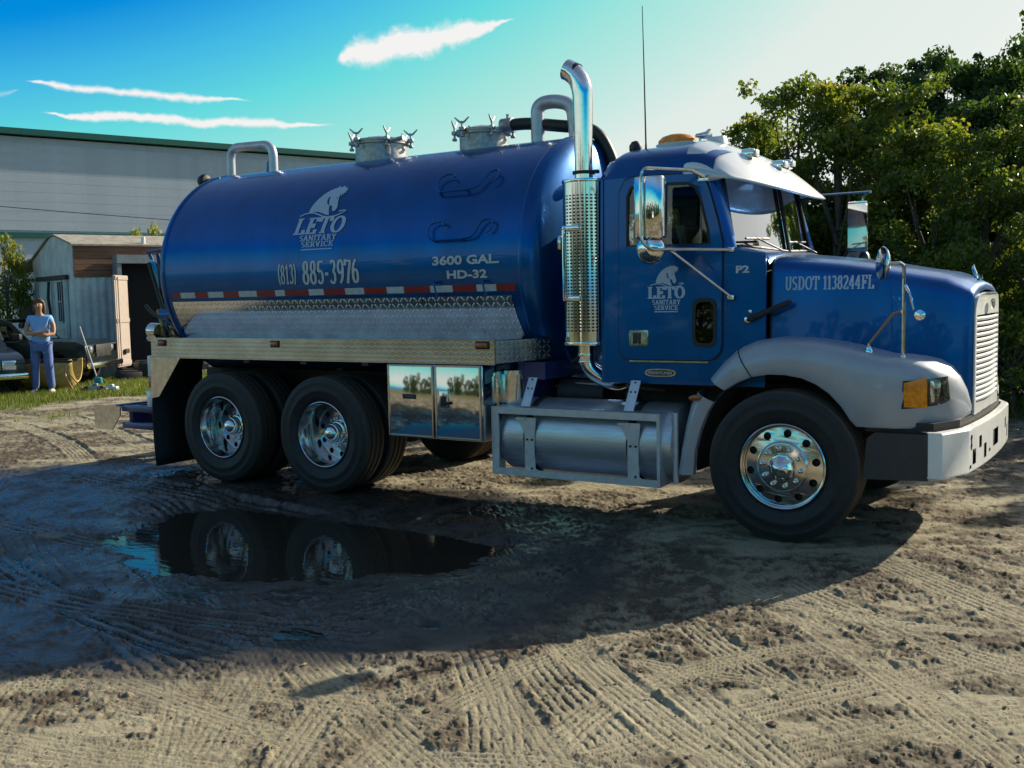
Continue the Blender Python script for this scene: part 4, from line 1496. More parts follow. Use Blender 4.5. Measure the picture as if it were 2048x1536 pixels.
# sagging air hoses and lines between tank and cab
b = MB()
b.tube(fillet([(-2.15, -.60, .98), (-1.9, -.75, 1.02), (-1.5, -.78, 1.01), (-1.1, -.70, .98)], .1), .010, 6)
b.tube(fillet([(-2.1, -.5, 1.15), (-1.9, -.55, 1.25), (-1.75, -.5, 1.1), (-1.55, -.5, 1.2)], .1), .014, 6)
b.build('air_line', M_alu, T)
b = MB()
for k in range(3):
    b.cyl((-2.0 + k * .02, -.62 + .1 * k, .80), (-2.0 + k * .02, -.62 + .1 * k, 1.02), .05, n=12)
b.cyl((-2.02, -.70, .94), (-1.60, -.70, .94), .10, n=16)
b.build('air_tank', M_black, T)
b = MB(); b.cyl((-1.52, -.90, 1.12), (-1.52, -.93, 1.12), .03, n=12); b.build('air_coupling', M_cyan, T)


# ---- wheels
def tyre_mesh(w=.275, Rt=.530, rim=.292):
    prof = []
    hw = w / 2
    side = [(rim, -hw * .62), (rim + .012, -hw * .80), (rim + .05, -hw * .94), (rim + .095, -hw * 1.0), (rim + .10, -hw * 1.02), (rim + .115, -hw * 1.02), (rim + .12, -hw * 1.0),
            (rim + .17, -hw * .97), (rim + .178, -hw * .985), (rim + .186, -hw * .965), (Rt - .03, -hw * .93), (Rt - .010, -hw * .875), (Rt - .004, -hw * .82)]
    prof += side
    for g in (-.45, 0.0, .45):
        prof += [(Rt, hw * (g - .09)), (Rt - .014, hw * (g - .06)), (Rt - .014, hw * (g + .06)), (Rt, hw * (g + .09))]
    prof += [(r, -h) for r, h in reversed(side)]
    b = MB()
    b.lathe(prof, (0, 0, 0), (0, -1, 0), 72)
    return b


def ring_with_holes(b, r0, r1, nh, rh, rad, h, depth, n=60, cone=0.0):
    """flat annulus at height h along -Y, with round hand holes and their walls"""
    loops = [[(r1 * math.cos(2 * PI * k / n), r1 * math.sin(2 * PI * k / n)) for k in range(n)],
             [(r0 * math.cos(2 * PI * k / n), r0 * math.sin(2 * PI * k / n)) for k in range(n)]]
    for j in range(nh):
        a = 2 * PI * (j + .5) / nh
        loops.append([(rad * math.cos(a) + rh * math.cos(2 * PI * k / 14), rad * math.sin(a) + rh * math.sin(2 * PI * k / 14)) for k in range(14)])
    b.plate(loops, lambda u, v, d: (u, -(h + (r1 - math.hypot(u, v)) * cone) + d, v), depth)


def make_front_wheel(parent, x, y, s):
    """s=-1: near side; built around the hub, outer face towards -Y"""
    e = empty('front_wheel'); e.parent = parent; e.location = (x, y, .530)
    e.rotation_euler = (0, R(8), 0 if s < 0 else PI)
    tyre_mesh().build('tyre', M_tyre, e, smooth=40)
    b = MB()
    # outer lip and barrel, then disc pushed outwards
    b.lathe([(.296, .060), (.302, .105), (.300, .125), (.293, .130), (.286, .126), (.283, .105), (.281, .098), (.275, .0962)], (0, 0, 0), (0, -1, 0), 72)
    ring_with_holes(b, .180, .275, 10, .028, .232, .090, .012, cone=.20)
    b.lathe([(.180, .109), (.172, .113), (.165, .121), (.158, .123), (.10, .123), (.095, .124)], (0, 0, 0), (0, -1, 0), 60)
    b.build('rim', M_rim, e, smooth=30)
    b = MB(); b.lathe([(.29, .055), (.18, .05), (.02, .05)], (0, 0, 0), (0, -1, 0), 40); b.build('brake_drum', M_black, e)
    b = MB(); b.lathe([(.098, .122), (.096, .150), (.090, .158), (.082, .160), (.070, .172), (.045, .196), (.02, .214), (.001, .220)], (0, 0, 0), (0, -1, 0), 10); b.build('hub_cap', M_chrome, e, smooth=25)
    for j in range(10):
        a = 2 * PI * j / 10
        b = MB()
        c_ = Vector((.135 * math.cos(a), 0, .135 * math.sin(a)))
        b.lathe([(.019, .121), (.018, .135), (.0145, .137), (.0135, .158), (.009, .166), (.001, .168)], c_, (0, -1, 0), 12)
        b.build('lug_nut', M_chrome, e, smooth=30)
    return e


def make_rear_wheel(parent, x, y, s):
    e = empty('rear_wheel'); e.parent = parent; e.location = (x, y, .530)
    e.rotation_euler = (0, R(14 if x < -5 else -6), 0 if s < 0 else PI)
    tyre_mesh().build('tyre', M_tyre, e, smooth=40)
    o = tyre_mesh().build('inner_tyre', M_tyre, e, smooth=40); o.location = (0, .33, 0)
    b = MB()
    b.lathe([(.296, .060), (.302, .100), (.300, .120), (.293, .124), (.287, .120), (.283, .105), (.276, .085), (.262, .050), (.258, .030), (.256, .0), (.252, -.05), (.249, -.09), (.245, -.105)], (0, 0, 0), (0, -1, 0), 72)
    ring_with_holes(b, .150, .2455, 10, .026, .205, -.105, .012)
    b.lathe([(.150, -.105), (.146, -.099), (.142, -.095), (.105, -.095)], (0, 0, 0), (0, -1, 0), 60)
    b.build('rim', M_rim, e, smooth=30)
    b = MB(); b.lathe([(.25, -.13), (.02, -.13)], (0, 0, 0), (0, -1, 0), 40); b.build('brake_drum', M_black, e)
    b = MB(); b.lathe([(.108, -.096), (.108, -.060), (.102, -.054), (.092, -.052), (.090, .000), (.084, .008), (.078, .010), (.070, .028), (.052, .044), (.028, .054), (.001, .057)], (0, 0, 0), (0, -1, 0), 40); b.build('hub_cap', M_chrome, e, smooth=40)
    for j in range(10):
        a = 2 * PI * (j + .3) / 10
        b = MB()
        b.lathe([(.015, -.096), (.014, -.081), (.009, -.073), (.001, -.071)], Vector((.126 * math.cos(a), 0, .126 * math.sin(a))), (0, -1, 0), 10)
        b.build('lug_nut', M_chrome, e, smooth=30)
    return e


fw = make_front_wheel(T, 0, -1.09, -1)
rw = make_rear_wheel(T, -4.20, -1.145, -1)
for (src, x, y, rz) in ((fw, 0, 1.09, PI), (rw, -5.52, -1.145, 0), (rw, -4.20, 1.145, PI), (rw, -5.52, 1.145, PI)):
    c_ = copy_tree(src, T)
    c_.location = (x, y, .530)
    c_.rotation_euler = (0, R(8 if src is fw else (14 if x < -5 else -6)), rz)
fw.rotation_euler = (0, R(8), R(2.0))

# ---- tool box
b = MB(); b.box((-3.415, -1.272, .565), (-2.435, -.70, 1.190), .012); tb = b.build('tool_box', M_steel, T)
for (x0, x1) in ((-3.405, -2.925), (-2.905, -2.445)):
    b = MB(); b.box((x0, -1.290, .575), (x1, -1.274, 1.182), .005); b.build('door', M_steel, tb)
    b = MB()
    for q in (x0 + .002, x1 - .014):
        b.box((q, -1.2945, .577), (q + .012, -1.2905, 1.18))
    b.box((x0 + .016, -1.2945, .577), (x1 - .016, -1.2905, .587)); b.box((x0 + .016, -1.2945, 1.17), (x1 - .016, -1.2905, 1.18))
    b.build('door_edge', M_chrome_dull, tb, smooth=0)
b = MB(); b.box((-2.855, -1.302, .835), (-2.765, -1.2915, .975), .012); lt_ = b.build('latch', M_chrome_dull, tb)
b = MB(); b.box((-2.838, -1.308, .85), (-2.782, -1.3025, .93), .004); b.box((-2.80, -1.314, .86), (-2.745, -1.3025, .885), .004); b.build('latch_paddle', M_black, tb)
b = MB(); b.box((-3.245, -1.294, .895), (-3.105, -1.2915, .935)); b.build('name_plate', M_black, tb, smooth=0)
b = MB(); b.tube(arc3 := [(-3.22 + t * .11, -1.2955, .915 + .006 * math.sin(t * 22)) for t in [i / 14 for i in range(15)]], .0022, 5); b.build('plate_script', M_chrome_dull, tb)
# tall chrome drum behind the box
b = MB(); b.cyl((-2.36, -.92, .62), (-2.36, -.92, 1.10), .11, n=28); b.cyl((-2.36, -.92, 1.10), (-2.36, -.92, 1.13), .09, n=28); b.build('filter_canister', M_chrome_dull, T)

# ---- fuel tank with step frame
b = MB()
ft = (-.82, -2.36)
ftc = (-.88, .605, .305)
prof = []
for k in range(7):
    a = k / 6 * PI / 2
    prof.append((ftc[2] * (.55 + .45 * math.sin(a)) if k else .01, .05 * (1 - math.cos(a)) if k else 0))
prof = [(.01, 0), (.24, .004), (.285, .018), (.305, .05)] + [(.305, h) for h in np.linspace(.12, 1.44, 10)] + [(.305, 1.50), (.285, 1.532), (.24, 1.546), (.01, 1.55)]
b.lathe(prof, (-2.38, ftc[0], ftc[1]), (1, 0, 0), 56)
fuel = b.build('fuel_tank', M_alu_tank, T, smooth=35)
b = MB(); b.lathe([(.072, .0), (.070, .03), (.05, .035), (.05, .05), (.06, .052), (.058, .085), (.02, .09), (.001, .09)], (-1.28, -.90, .895), (0, 0, 1), 22); b.build('filler_cap', M_black, fuel)
b = MB(); b.lathe([(.105, 0), (.10, .02), (.08, .024)], (-1.28, -.90, .888), (0, 0, 1), 28); b.build('filler_neck', M_alu_tank, fuel)
for x in (-2.08, -1.17):
    b = MB()
    pts = []
    for k in range(15):
        a = R(80 + 190 * k / 14)
        pts.append((math.cos(a), math.sin(a)))
    b.rows([[(x + dx, ftc[0] + (.309) * cy, ftc[1] + .309 * sz) for dx in (-.03, .03)] for cy, sz in [(math.cos(R(60 + 220 * k / 20)) , math.sin(R(60 + 220 * k / 20))) for k in range(21)]])
    b.build('tank_strap', M_black, fuel, solid=.006)
sf = empty('step_frame'); sf.parent = T
FX0, FX1, FZ0, FZ1, FY = -2.385, -.925, .325, .800, -1.215
b = MB()
b.plate([[(FX0, FZ1 - .0), (FX1, FZ1), (FX1, FZ1 + .055), (FX0, FZ1 + .055)]], lambda u, v, d: (u, FY + d, v), .02)
b.box((FX0, FY + .021, FZ1 + .035), (FX1, FY + .16, FZ1 + .055))
b.build('step_rail', M_galv, sf, smooth=0)
b = MB()
b.box((FX0, FY, FZ0 - .02), (FX1, FY + .02, FZ0 + .035)); b.box((FX0, FY + .021, FZ0 - .02), (FX1, FY + .20, FZ0 + .0))
b.build('step_rail', M_galv, sf, smooth=0)
for x0, x1 in ((FX0, FX0 + .055), (FX1 - .012, FX1)):
    b = MB(); b.box((x0, FY + .002, FZ0 + .036), (x1, FY + .016, FZ1 - .001)); b.build('frame_upright', M_galv, sf, smooth=0)
b = MB()
b.plate([[(FY, FZ0 - .02), (FY, FZ1 + .055), (-1.02, FZ1 + .05), (-.99, FZ0 - .01)]], lambda u, v, d: (FX1 + .001 + d, u, v), .012)
b.cyl((FX1 + .10, -1.12, .34), (FX1 + .10, -1.12, .86), .022, n=12)
b.build('end_plate', M_galv, sf, smooth=30)
b = MB()
b.plate([[(FY, FZ0 - .02), (FY, FZ1 + .055), (-1.06, FZ1 + .05), (-1.03, FZ0 - .01)]], lambda u, v, d: (FX0 - .012 + d, u, v), .011)
b.build('end_plate', M_galv, sf, smooth=30)
for x in (-2.08, -1.17):
    # front bracket: top tab, tapering to the strap, foot
    b = MB()
    xs = x + .03
    b.plate([[(xs - .12, .775), (xs + .06, .775), (xs + .055, .70), (xs + .045, .64), (xs + .045, .46), (xs + .05, .44), (xs + .05, .37), (xs + .08, .355), (xs + .08, .34), (xs - .045, .34), (xs - .045, .64), (xs - .075, .70)]], lambda u, v, d: (u, -1.196 + d + .0 * v, v), .008)
    br = b.build('step_bracket', M_galv, sf, smooth=0)
    b = MB()
    for (dx, dz) in ((-.02, .60), (.025, .60), (.02, .37)):
        b.cyl((xs + dx, -1.1965, dz), (xs + dx, -1.204, dz), .009, n=8)
    b.build('bolt', M_black, sf)
    b = MB(); b.box((xs - .12, -1.212, .757), (xs - .03, -1.197, .772)); b.build('bracket_lip', M_galv, sf, smooth=0)
    # leaning flat arm from the frame up to the cab underside
    b = MB()
    p0, p1 = Vector((xs - .035, -1.185, .862)), Vector((xs - .015, -1.09, 1.085))
    wv = Vector((.040, 0, 0)); nv = Vector((0, -.008, .003))
    b.add([p0 - wv, p0 + wv, p1 + wv, p1 - wv, p0 - wv + nv, p0 + wv + nv, p1 + wv + nv, p1 - wv + nv], [(0, 1, 2, 3), (7, 6, 5, 4), (0, 4, 5, 1), (1, 5, 6, 2), (2, 6, 7, 3), (3, 7, 4, 0)])
    ar = b.build('support_arm', M_galv, sf, smooth=0)
    b = MB()
    for f, dx in ((.62, -.018), (.62, .018), (.93, 0)):
        p = p0.lerp(p1, f) + Vector((dx, 0, 0))
        b.cyl(p + nv * .9, p + nv * 1.6, .0075, n=8)
    b.build('bolt', M_black, sf)

# ---- exhaust stack
ex = empty('exhaust_stack', (-1.655, -.955, 0)); ex.parent = T
b = MB(); b.lathe([(.150, 0), (.166, .004), (.166, .02), (.166, 1.26), (.166, 1.285), (.150, 1.288), (.08, 1.289)], (0, 0, 0), (0, 0, 1), 64)
b.lathe([(.150, 0), (.04, .0005)], (0, 0, 0), (0, 0, 1), 48)
o = b.build('heat_shield', M_shield, ex, smooth=40); o.location = (0, 0, 1.345)
b = MB(); b.lathe([(.172, -.012), (.174, .0), (.172, .012)], (0, 0, 0), (0, 0, 1), 48); o = b.build('shield_band', M_chrome, ex); o.location = (0, 0, 1.36)
c_ = o.copy(); C.objects.link(c_); c_.location = (0, 0, 2.615)
b = MB()
path = [(0, 0, 2.62), (0, 0, 3.28)] + [(-.20 * (1 - math.cos(R(a))), .0, 3.28 + .22 * math.sin(R(a))) for a in (15, 30, 45, 60, 72)]
b.tube(path, [.066, .080] + [.082] * 5, 28, caps=False)
b.tube([(0, 0, 2.62), (0, 0, 2.70)], .072, 28)
b.build('stack_pipe', M_chrome, ex, smooth=40)
b = MB(); p1_, p0_ = Vector(path[-1]), Vector(path[-2]); dd_ = (p1_ - p0_).normalized()
b.tube([p1_ - dd_ * .10, p1_ - dd_ * .02], .078, 24); b.build('pipe_bore', M_black, ex)
b = MB(); b.lathe([(.084, -.012), (.088, -.012), (.088, .012), (.084, .012)], (0, 0, 2.685), (0, 0, 1), 32, closed=True); b.box((.085, -.02, 2.672), (.13, .02, 2.70), .004); b.build('clamp', M_black, ex)
b = MB()
b.tube([(-.075, -.165, 2.26), (-.075, -.20, 2.24), (-.075, -.20, 1.72), (-.075, -.165, 1.70)], .013, 8)
for z in (2.25, 1.71):
    b.box((-.10, -.185, z - .022), (.05, -.150, z + .022), .008)
b.build('grab_handle', M_chrome, ex)
b = MB()
path = fillet([(0, 0, 1.345), (0, 0, 1.16), (.17, .10, 1.03), (.26, .30, 1.06)], .16, 10)
b.tube(path, .062, 24); b.lathe([(.068, -.01), (.070, 0), (.068, .01)], (0, 0, 1.27), (0, 0, 1), 28); b.lathe([(.068, -.008), (.070, 0), (.068, .008)], (0, 0, 1.215), (0, 0, 1), 28)
b.build('exhaust_elbow', M_chrome, ex, smooth=50)
b = MB()
for z in (1.55, 2.40):
    b.box((.03, .10, z), (.30, .32, z + .05))
b.build('stack_mount', M_black, ex, smooth=0)

# ---- top of tank: manways, bows, hose
def clamp_knob(parent, x, y, z, rz):
    b = MB()
    b.cyl((0, 0, -.10), (0, 0, .035), .011, n=8)
    for s in (-1, 1):
        b.tube([(0, 0, .015), (s * .025, 0, .028), (s * .07, 0, .068)], [.011, .010, .006], 7)
    b.box((-.028, -.022, -.055), (.028, .022, -.02), .006)
    b.box((-.02, -.018, -.11), (.02, .018, -.085), .004)
    o = b.build('wing_nut', M_alu, parent, smooth=30)
    o.location = (x, y, z); o.rotation_euler = (0, 0, rz)


for (cx, r, zt) in ((-4.46, .255, 3.29), (-3.23, .225, 3.27)):
    e = empty('manway', (cx, 0, 0)); e.parent = T
    b = MB(); b.lathe([(r, 3.02), (r, zt - .035), (r + .03, zt - .035), (r + .03, zt - .018), (r, zt - .018)], (0, 0, 0), (0, 0, 1), 44); b.build('collar', M_alu, e, smooth=35)
    b = MB(); b.lathe([(r + .035, zt - .016), (r + .036, zt + .006), (r + .02, zt + .012), (r * .85, zt + .02), (r * .5, zt + .042), (.06, zt + .05), (.001, zt + .052)], (0, 0, 0), (0, 0, 1), 44); b.build('lid', M_alu, e, smooth=35)
    for j in range(6):
        a = 2 * PI * j / 6 + .35
        clamp_knob(e, (r + .055) * math.cos(a), (r + .055) * math.sin(a), zt + .035, a + .5 * j)
b = MB(); b.tube(fillet([(-4.24, -.16, 3.14), (-4.24, -.16, 3.26), (-4.05, -.16, 3.28)], .05), .02, 8); b.build('vent_pipe', M_alu, T)
for (x0, x1, z0, z1, r_) in ((-6.70 + .10, -5.95, 3.02, 3.43, .048), (-2.64, -2.16, 3.02, 3.47, .062)):
    b = MB()
    if x0 < -5:
        b.tube(fillet([(x0, 0, z0), (x0, 0, z1), (x1, 0, z1 - .02), (x1, 0, z0)], .14, 10), r_, 16)
    else:
        b.tube(fillet([(x0, .0, z0), (x0, .0, z1 - .02), (x0 + .16, .02, z1 + .0), (x1 - .14, .04, z1 - .05), (x1 - .10, .06, z0 - .1)], .15, 10), r_, 18)
    b.build('overhead_bow', M_pipe, T)
b = MB(); b.plate([[(-6.18, 3.05), (-6.02, 3.05), (-6.05, 3.27), (-6.10, 3.30), (-6.15, 3.24)]], lambda u, v, d: (u, .10 + d, v), .03); b.cyl((-6.09, .085, 3.235), (-6.09, .10, 3.235), .022, n=12); b.build('lifting_lug', M_blue, T)
b = MB()
b.tube(fillet([(-2.98, 0, 3.30), (-2.75, .02, 3.30), (-2.4, .05, 3.24), (-2.1, .1, 3.20), (-1.95, .15, 2.9), (-1.95, .2, 2.2)], .15), .055, 14)
b.build('suction_hose', M_hose, T)
b = MB(); b.cyl((-3.02, 0, 3.30), (-2.90, 0, 3.30), .066, n=16); b.cyl((-2.96, 0, 3.24), (-2.96, 0, 3.40), .014, n=8); b.cyl((-2.94, -.07, 3.30), (-2.94, .07, 3.33), .02, n=8); b.build('hose_coupling', M_alu, T)
b = MB(); b.cyl((-2.05, -.50, 2.62), (-1.97, -.62, 2.62), .05, n=12); b.box((-2.03, -.80, 2.10), (-1.96, -.74, 2.22), .02); b.build('end_fitting', M_chrome_dull, T)
# gauge on the front tank end
b = MB(); b.lathe([(.05, 0), (.05, .03), (.04, .036), (.001, .036)], (-2.14, -.97, 2.22), (1, -.4, 0), 18); b.build('sight_gauge', M_chrome_dull, T)

# ---- rear of tank
b = MB(); b.lathe([(.01, 0), (.06, .01), (.075, .05), (.06, .10), (.01, .11)], (-6.62, -.32, 3.05), (-1, 0, 0), 18); b.cyl((-6.62, -.32, 3.05), (-6.45, -.3, 3.06), .02, n=8); b.build('work_lamp', M_black, T)
b = MB(); b.lathe([(.01, 0), (.035, .01), (.035, .05), (.01, .06)], (-6.72, -.42, 2.83), (-1, 0, 0), 14); b.cyl((-6.72, -.42, 2.83), (-6.6, -.42, 2.83), .01, n=6); b.build('small_lamp', M_black, T)
b = MB()
b.tube([(-7.31, -.60, 2.30), (-6.81, -.60, 2.33)], .022, 8); b.tube([(-7.29, -.60, 2.29), (-6.87, -.60, 1.50)], .020, 8); b.tube([(-7.15, -.60, 2.28), (-7.10, -.60, 1.9)], .02, 8)
b.build('hose_boom', M_bluedk, T)
b = MB(); b.add([(-7.25, -.63, 2.22), (-7.17, -.63, 2.20), (-7.01, -.63, 1.86), (-7.03, -.63, 1.74), (-7.11, -.63, 1.84)], [(0, 1, 2, 3, 4)]); b.build('hose_cover', M_cyan, T, solid=.01, smooth=0)
b = MB()
b.tube(fillet([(-7.23, -.66, 2.18), (-7.05, -.70, 1.85), (-6.87, -.75, 1.55), (-6.50, -.80, 1.40)], .2), .020, 8)
b.tube(fillet([(-7.10, -.62, 2.1), (-7.03, -.66, 1.6), (-7.01, -.62, 1.2), (-6.9, -.5, .9)], .2), .028, 8)
b.tube(fillet([(-7.27, -.7, 1.72), (-7.15, -.7, 1.62), (-7.00, -.7, 1.58), (-6.90, -.7, 1.45)], .1), .018, 8)
b.build('rear_hose', M_hose, T)
b = MB(); b.cyl((-6.95, -.72, 1.62), (-6.77, -.72, 1.62), .07, n=14); b.cyl((-6.89, -.72, 1.50), (-6.89, -.72, 1.62), .03, n=10); b.build('valve', M_blue, T)
b = MB(); b.cyl((-7.23, -.55, 1.66), (-7.10, -.60, 1.48), .035, n=12); b.cyl((-7.12, -.55, 1.46), (-7.00, -.60, 1.36), .05, n=12); b.box((-7.15, -.62, 1.38), (-7.03, -.52, 1.48), .02); b.build('brass_valve', M_brass, T)
b = MB(); b.lathe([(.01, 0), (.08, .01), (.09, .04), (.085, .14), (.05, .17), (.01, .17)], (-7.17, -.6, 1.43), (-1, 0, .1), 18); b.cyl((-7.37, -.6, 1.35), (-7.17, -.6, 1.42), .03, n=10); b.build('pump_housing', M_chrome_dull, T)
b = MB(); b.cyl((-7.13, -.56, 1.00), (-7.13, -.56, 1.34), .11, n=16); b.build('pump_motor', M_black, T)
b = MB(); b.box((-6.78, -1.10, .98), (-6.70, -.95, 1.20), .01); b.build('tail_box', M_white, T)
b = MB(); b.box((-6.80, -1.09, .86), (-6.70, -.96, .97), .02); b.build('tail_lamp', M_red, T)
b = MB(); b.box((-6.80, -1.12, .60), (-6.70, -1.0, .84), .02); b.build('tail_bracket', M_galv, T)
# rear bumper platform
b = MB()
b.box((-7.20, -1.13, .60), (-6.55, -1.05, .67), .01)
b.build('bumper_beam', M_bluedk, T)
b = MB(); b.box((-7.20, -1.13, .42), (-6.55, -1.05, .49), .01); b.build('bumper_beam', M_bluedk, T)
b = MB(); b.box((-7.20, 1.05, .60), (-6.55, 1.13, .67), .01); b.build('bumper_beam', M_bluedk, T)
b = MB(); b.box((-7.28, -1.14, .655), (-7.19, 1.14, .675), .004); b.build('rear_step', M_bluedk, T)
b = MB(); b.plate([[(-7.62, .66), (-7.18, .655), (-7.19, .56), (-7.33, .40), (-7.62, .40)]], lambda u, v, d: (u, -1.16 + d, v), .012); b.build('rear_step_plate', M_chrome_dull, T, smooth=0)
b = MB(); b.box((-7.2, -1.04, .44), (-7.13, 1.04, .66), .01); b.build('rear_bumper', M_bluedk, T)

# ================================================================== cab
def side(u, z, y0=-1.03, sgn=1):
    """near side skin of the cab leans in slightly with height"""
    return y0 + (z - 1.06) * .028


def rrect(x0, x1, z0, z1, r, n=5, rt=None):
    """rounded rectangle; rt: radii for (bl, br, tr, tl)"""
    rr = rt or (r, r, r, r)
    P = []
    for (cx, cz, a0, q) in ((x0, z0, 180, rr[0]), (x1, z0, 270, rr[1]), (x1, z1, 0, rr[2]), (x0, z1, 90, rr[3])):
        sx = 1 if cx == x0 else -1; sz = 1 if cz == z0 else -1
        for k in range(n + 1):
            a = R(a0 + 90 * k / n)
            P.append((cx + sx * q + q * math.cos(a), cz + sz * q + q * math.sin(a)))
    return P


WIN = [(-1.265, 2.095), (-.585, 2.085), (-.60, 2.20), (-.665, 2.44), (-.70, 2.51), (-.76, 2.545), (-1.16, 2.565), (-1.235, 2.54), (-1.265, 2.47)]
WINi = [(-1.245, 2.105), (-.605, 2.095), (-.62, 2.20), (-.68, 2.43), (-.715, 2.495), (-.765, 2.525), (-1.155, 2.545), (-1.222, 2.522), (-1.245, 2.465)]
SKIN = [(-1.47, 1.06), (-.18, 1.06), (-.18, 2.00), (-.46, 2.055), (-.63, 2.62), (-1.47, 2.62)]
DOOR = rrect(-1.325, -.50, 1.245, 2.10, .09, 6, (.10, .12, .001, .001))
DOOR = [p for p in DOOR if p[1] < 2.08] + [(-.50, 2.10), (-.535, 2.25), (-.60, 2.47), (-.635, 2.555), (-.70, 2.60), (-1.20, 2.615), (-1.28, 2.59), (-1.325, 2.50)]
SKHOLE = [(-1.30, 2.07), (-.54, 2.06), (-.56, 2.20), (-.64, 2.47), (-.70, 2.56), (-1.22, 2.58), (-1.30, 2.50)]
CAB = T


def cpl(name, loops, off, t, m_, par=None, sgn=1, smooth=0):
    b = MB()
    b.plate(loops, lambda u, v, d: (u, sgn * (side(u, v) - off + d), v), t)
    return b.build(name, m_, par or CAB, smooth=smooth)


for sgn in (1, -1):
    VENT = rrect(-.725, -.535, 1.34, 1.70, .06)
    holes = [SKHOLE] + ([VENT] if sgn == 1 else [])
    cpl('side_panel', [SKIN] + holes, 0, .02, M_blue, None, sgn)
    d_ = cpl('door', [DOOR, WIN] + ([rrect(-.715, -.545, 1.35, 1.69, .055)] if sgn == 1 else []), .016, .014, M_blue, None, sgn)
    cx_, cz_ = -.9125, 1.93
    cpl('door_gap', [[(cx_ + (u - cx_) * 1.026, cz_ + (v - cz_) * 1.016) for u, v in DOOR], DOOR], .004, .003, M_black, d_, sgn)
    g_ = cpl('side_window', [WINi[::1]], .008, 0, M_glass, d_, sgn)
    cpl('window_seal', [[(p[0], p[1]) for p in WIN], WINi], .019, .014, M_black, d_, sgn)
    b = MB(); b.box((-.955, sgn * (side(0, 2.3) + .0) - .012, 2.10), (-.935, sgn * side(0, 2.3) + .012, 2.545)); b.build('window_divider', M_black, d_, smooth=0)
    if sgn == 1:
        cpl('low_window', [rrect(-.695, -.565, 1.375, 1.665, .045)], .012, 0, M_glass, d_, 1)
        cpl('low_window_seal', [rrect(-.725, -.537, 1.34, 1.70, .06), rrect(-.70, -.56, 1.37, 1.67, .045)], .022, .012, M_black, d_, 1)
        cpl('door_handle', [rrect(-1.235, -1.075, 1.345, 1.465, .018), rrect(-1.222, -1.088, 1.358, 1.452, .012)], .026, .010, M_chrome, d_, 1)
        hh = cpl('handle_recess', [rrect(-1.221, -1.089, 1.359, 1.451, .010)], .0205, .004, M_chrome_dull, d_, 1)
        b = MB(); b.box((-1.205, side(0, 1.4) - .030, 1.363), (-1.170, side(0, 1.4) - .021, 1.447), .004); b.box((-1.16, side(0, 1.4) - .034, 1.363), (-1.143, side(0, 1.4) - .021, 1.447), .004); b.build('handle_paddle', M_plastic, d_)
        cpl('door_sill', [[(-1.24, 1.225), (-.60, 1.225), (-.60, 1.236), (-1.24, 1.236)]], .014, .013, M_chrome_dull, None, 1)
        # door hinges and seam rivets along the cowl
        b = MB()
        for k in range(15):
            z = 1.30 + k * .047
            p = (-.465, side(0, z), z)
            b.lathe([(.007, 0), (.005, .003), (.0005, .004)], p, (0, -1, 0), 8)
        for k in range(10):
            x = -.44 + k * .027
            b.lathe([(.006, 0), (.004, .003), (.0005, .004)], (x, side(0, 1.1), 1.10), (0, -1, 0), 8)
        b.build('rivet', M_bluedk, CAB)
        # company logo on the door
        fdoor = lambda u, v, d: (u, side(u, v) - .0185 - d, v)
        b = MB()
        put_horse(b, -1.065, -.79, 1.77, 1.945, fdoor)
        put_text(b, 'LETO', -1.085, -.785, 1.70, 1.788, fdoor, T=.27, t=.11, serif=.11)
        put_text(b, 'SANITARY', -1.045, -.82, 1.655, 1.69, fdoor, T=.22, t=.12, serif=.13)
        put_text(b, 'SERVICE', -1.03, -.84, 1.615, 1.648, fdoor, T=.22, t=.12, serif=.13)
        b.add([fdoor(x, z, 0) for x, z in ((-1.03, 1.598), (-.84, 1.598), (-.84, 1.606), (-1.03, 1.606))], [(0, 1, 2, 3)])
        b.build('door_logo', M_decal, d_, smooth=0)
        # maker's oval badge
        ov = [(-.985 + .125 * math.copysign(abs(math.cos(a)) ** .6, math.cos(a)), 1.145 + .030 * math.copysign(abs(math.sin(a)) ** .8, math.sin(a))) for a in [2 * PI * k / 32 for k in range(32)]]
        ov2 = [(-.985 + .112 * math.copysign(abs(math.cos(a)) ** .6, math.cos(a)), 1.145 + .020 * math.copysign(abs(math.sin(a)) ** .8, math.sin(a))) for a in [2 * PI * k / 32 for k in range(32)]]
        bd = cpl('badge', [ov], .008, .007, M_chrome_dull, None, 1)
        cpl('badge_field', [ov2], .0095, .001, M_black, bd, 1)
        b = MB(); put_font(b, 'FREIGHTLINER', -1.085, -.885, 1.134, 1.156, lambda u, v, d: (u, side(u, v) - .0105, v), .02); b.build('badge_lettering', M_decal_w, bd, smooth=0)
# roof
def roof_pt(u, v):
    """u along x (0 rear .. 1 front), v across"""
    x = -1.50 + .92 * u
    y = -.99 + 1.98 * v
    q = min(1, abs(y) / .99)
    cross = (1 - q ** 3.2) ** (1 / 2.3)
    lon = (1 - (1 - min(1, (x + 1.50) / .16)) ** 2.4) ** .5 if x < -1.34 else 1.0
    fr = 1 - .35 * max(0, (x + .9) / .32) ** 2
    return (x, y, 2.615 + .285 * cross * lon * fr)


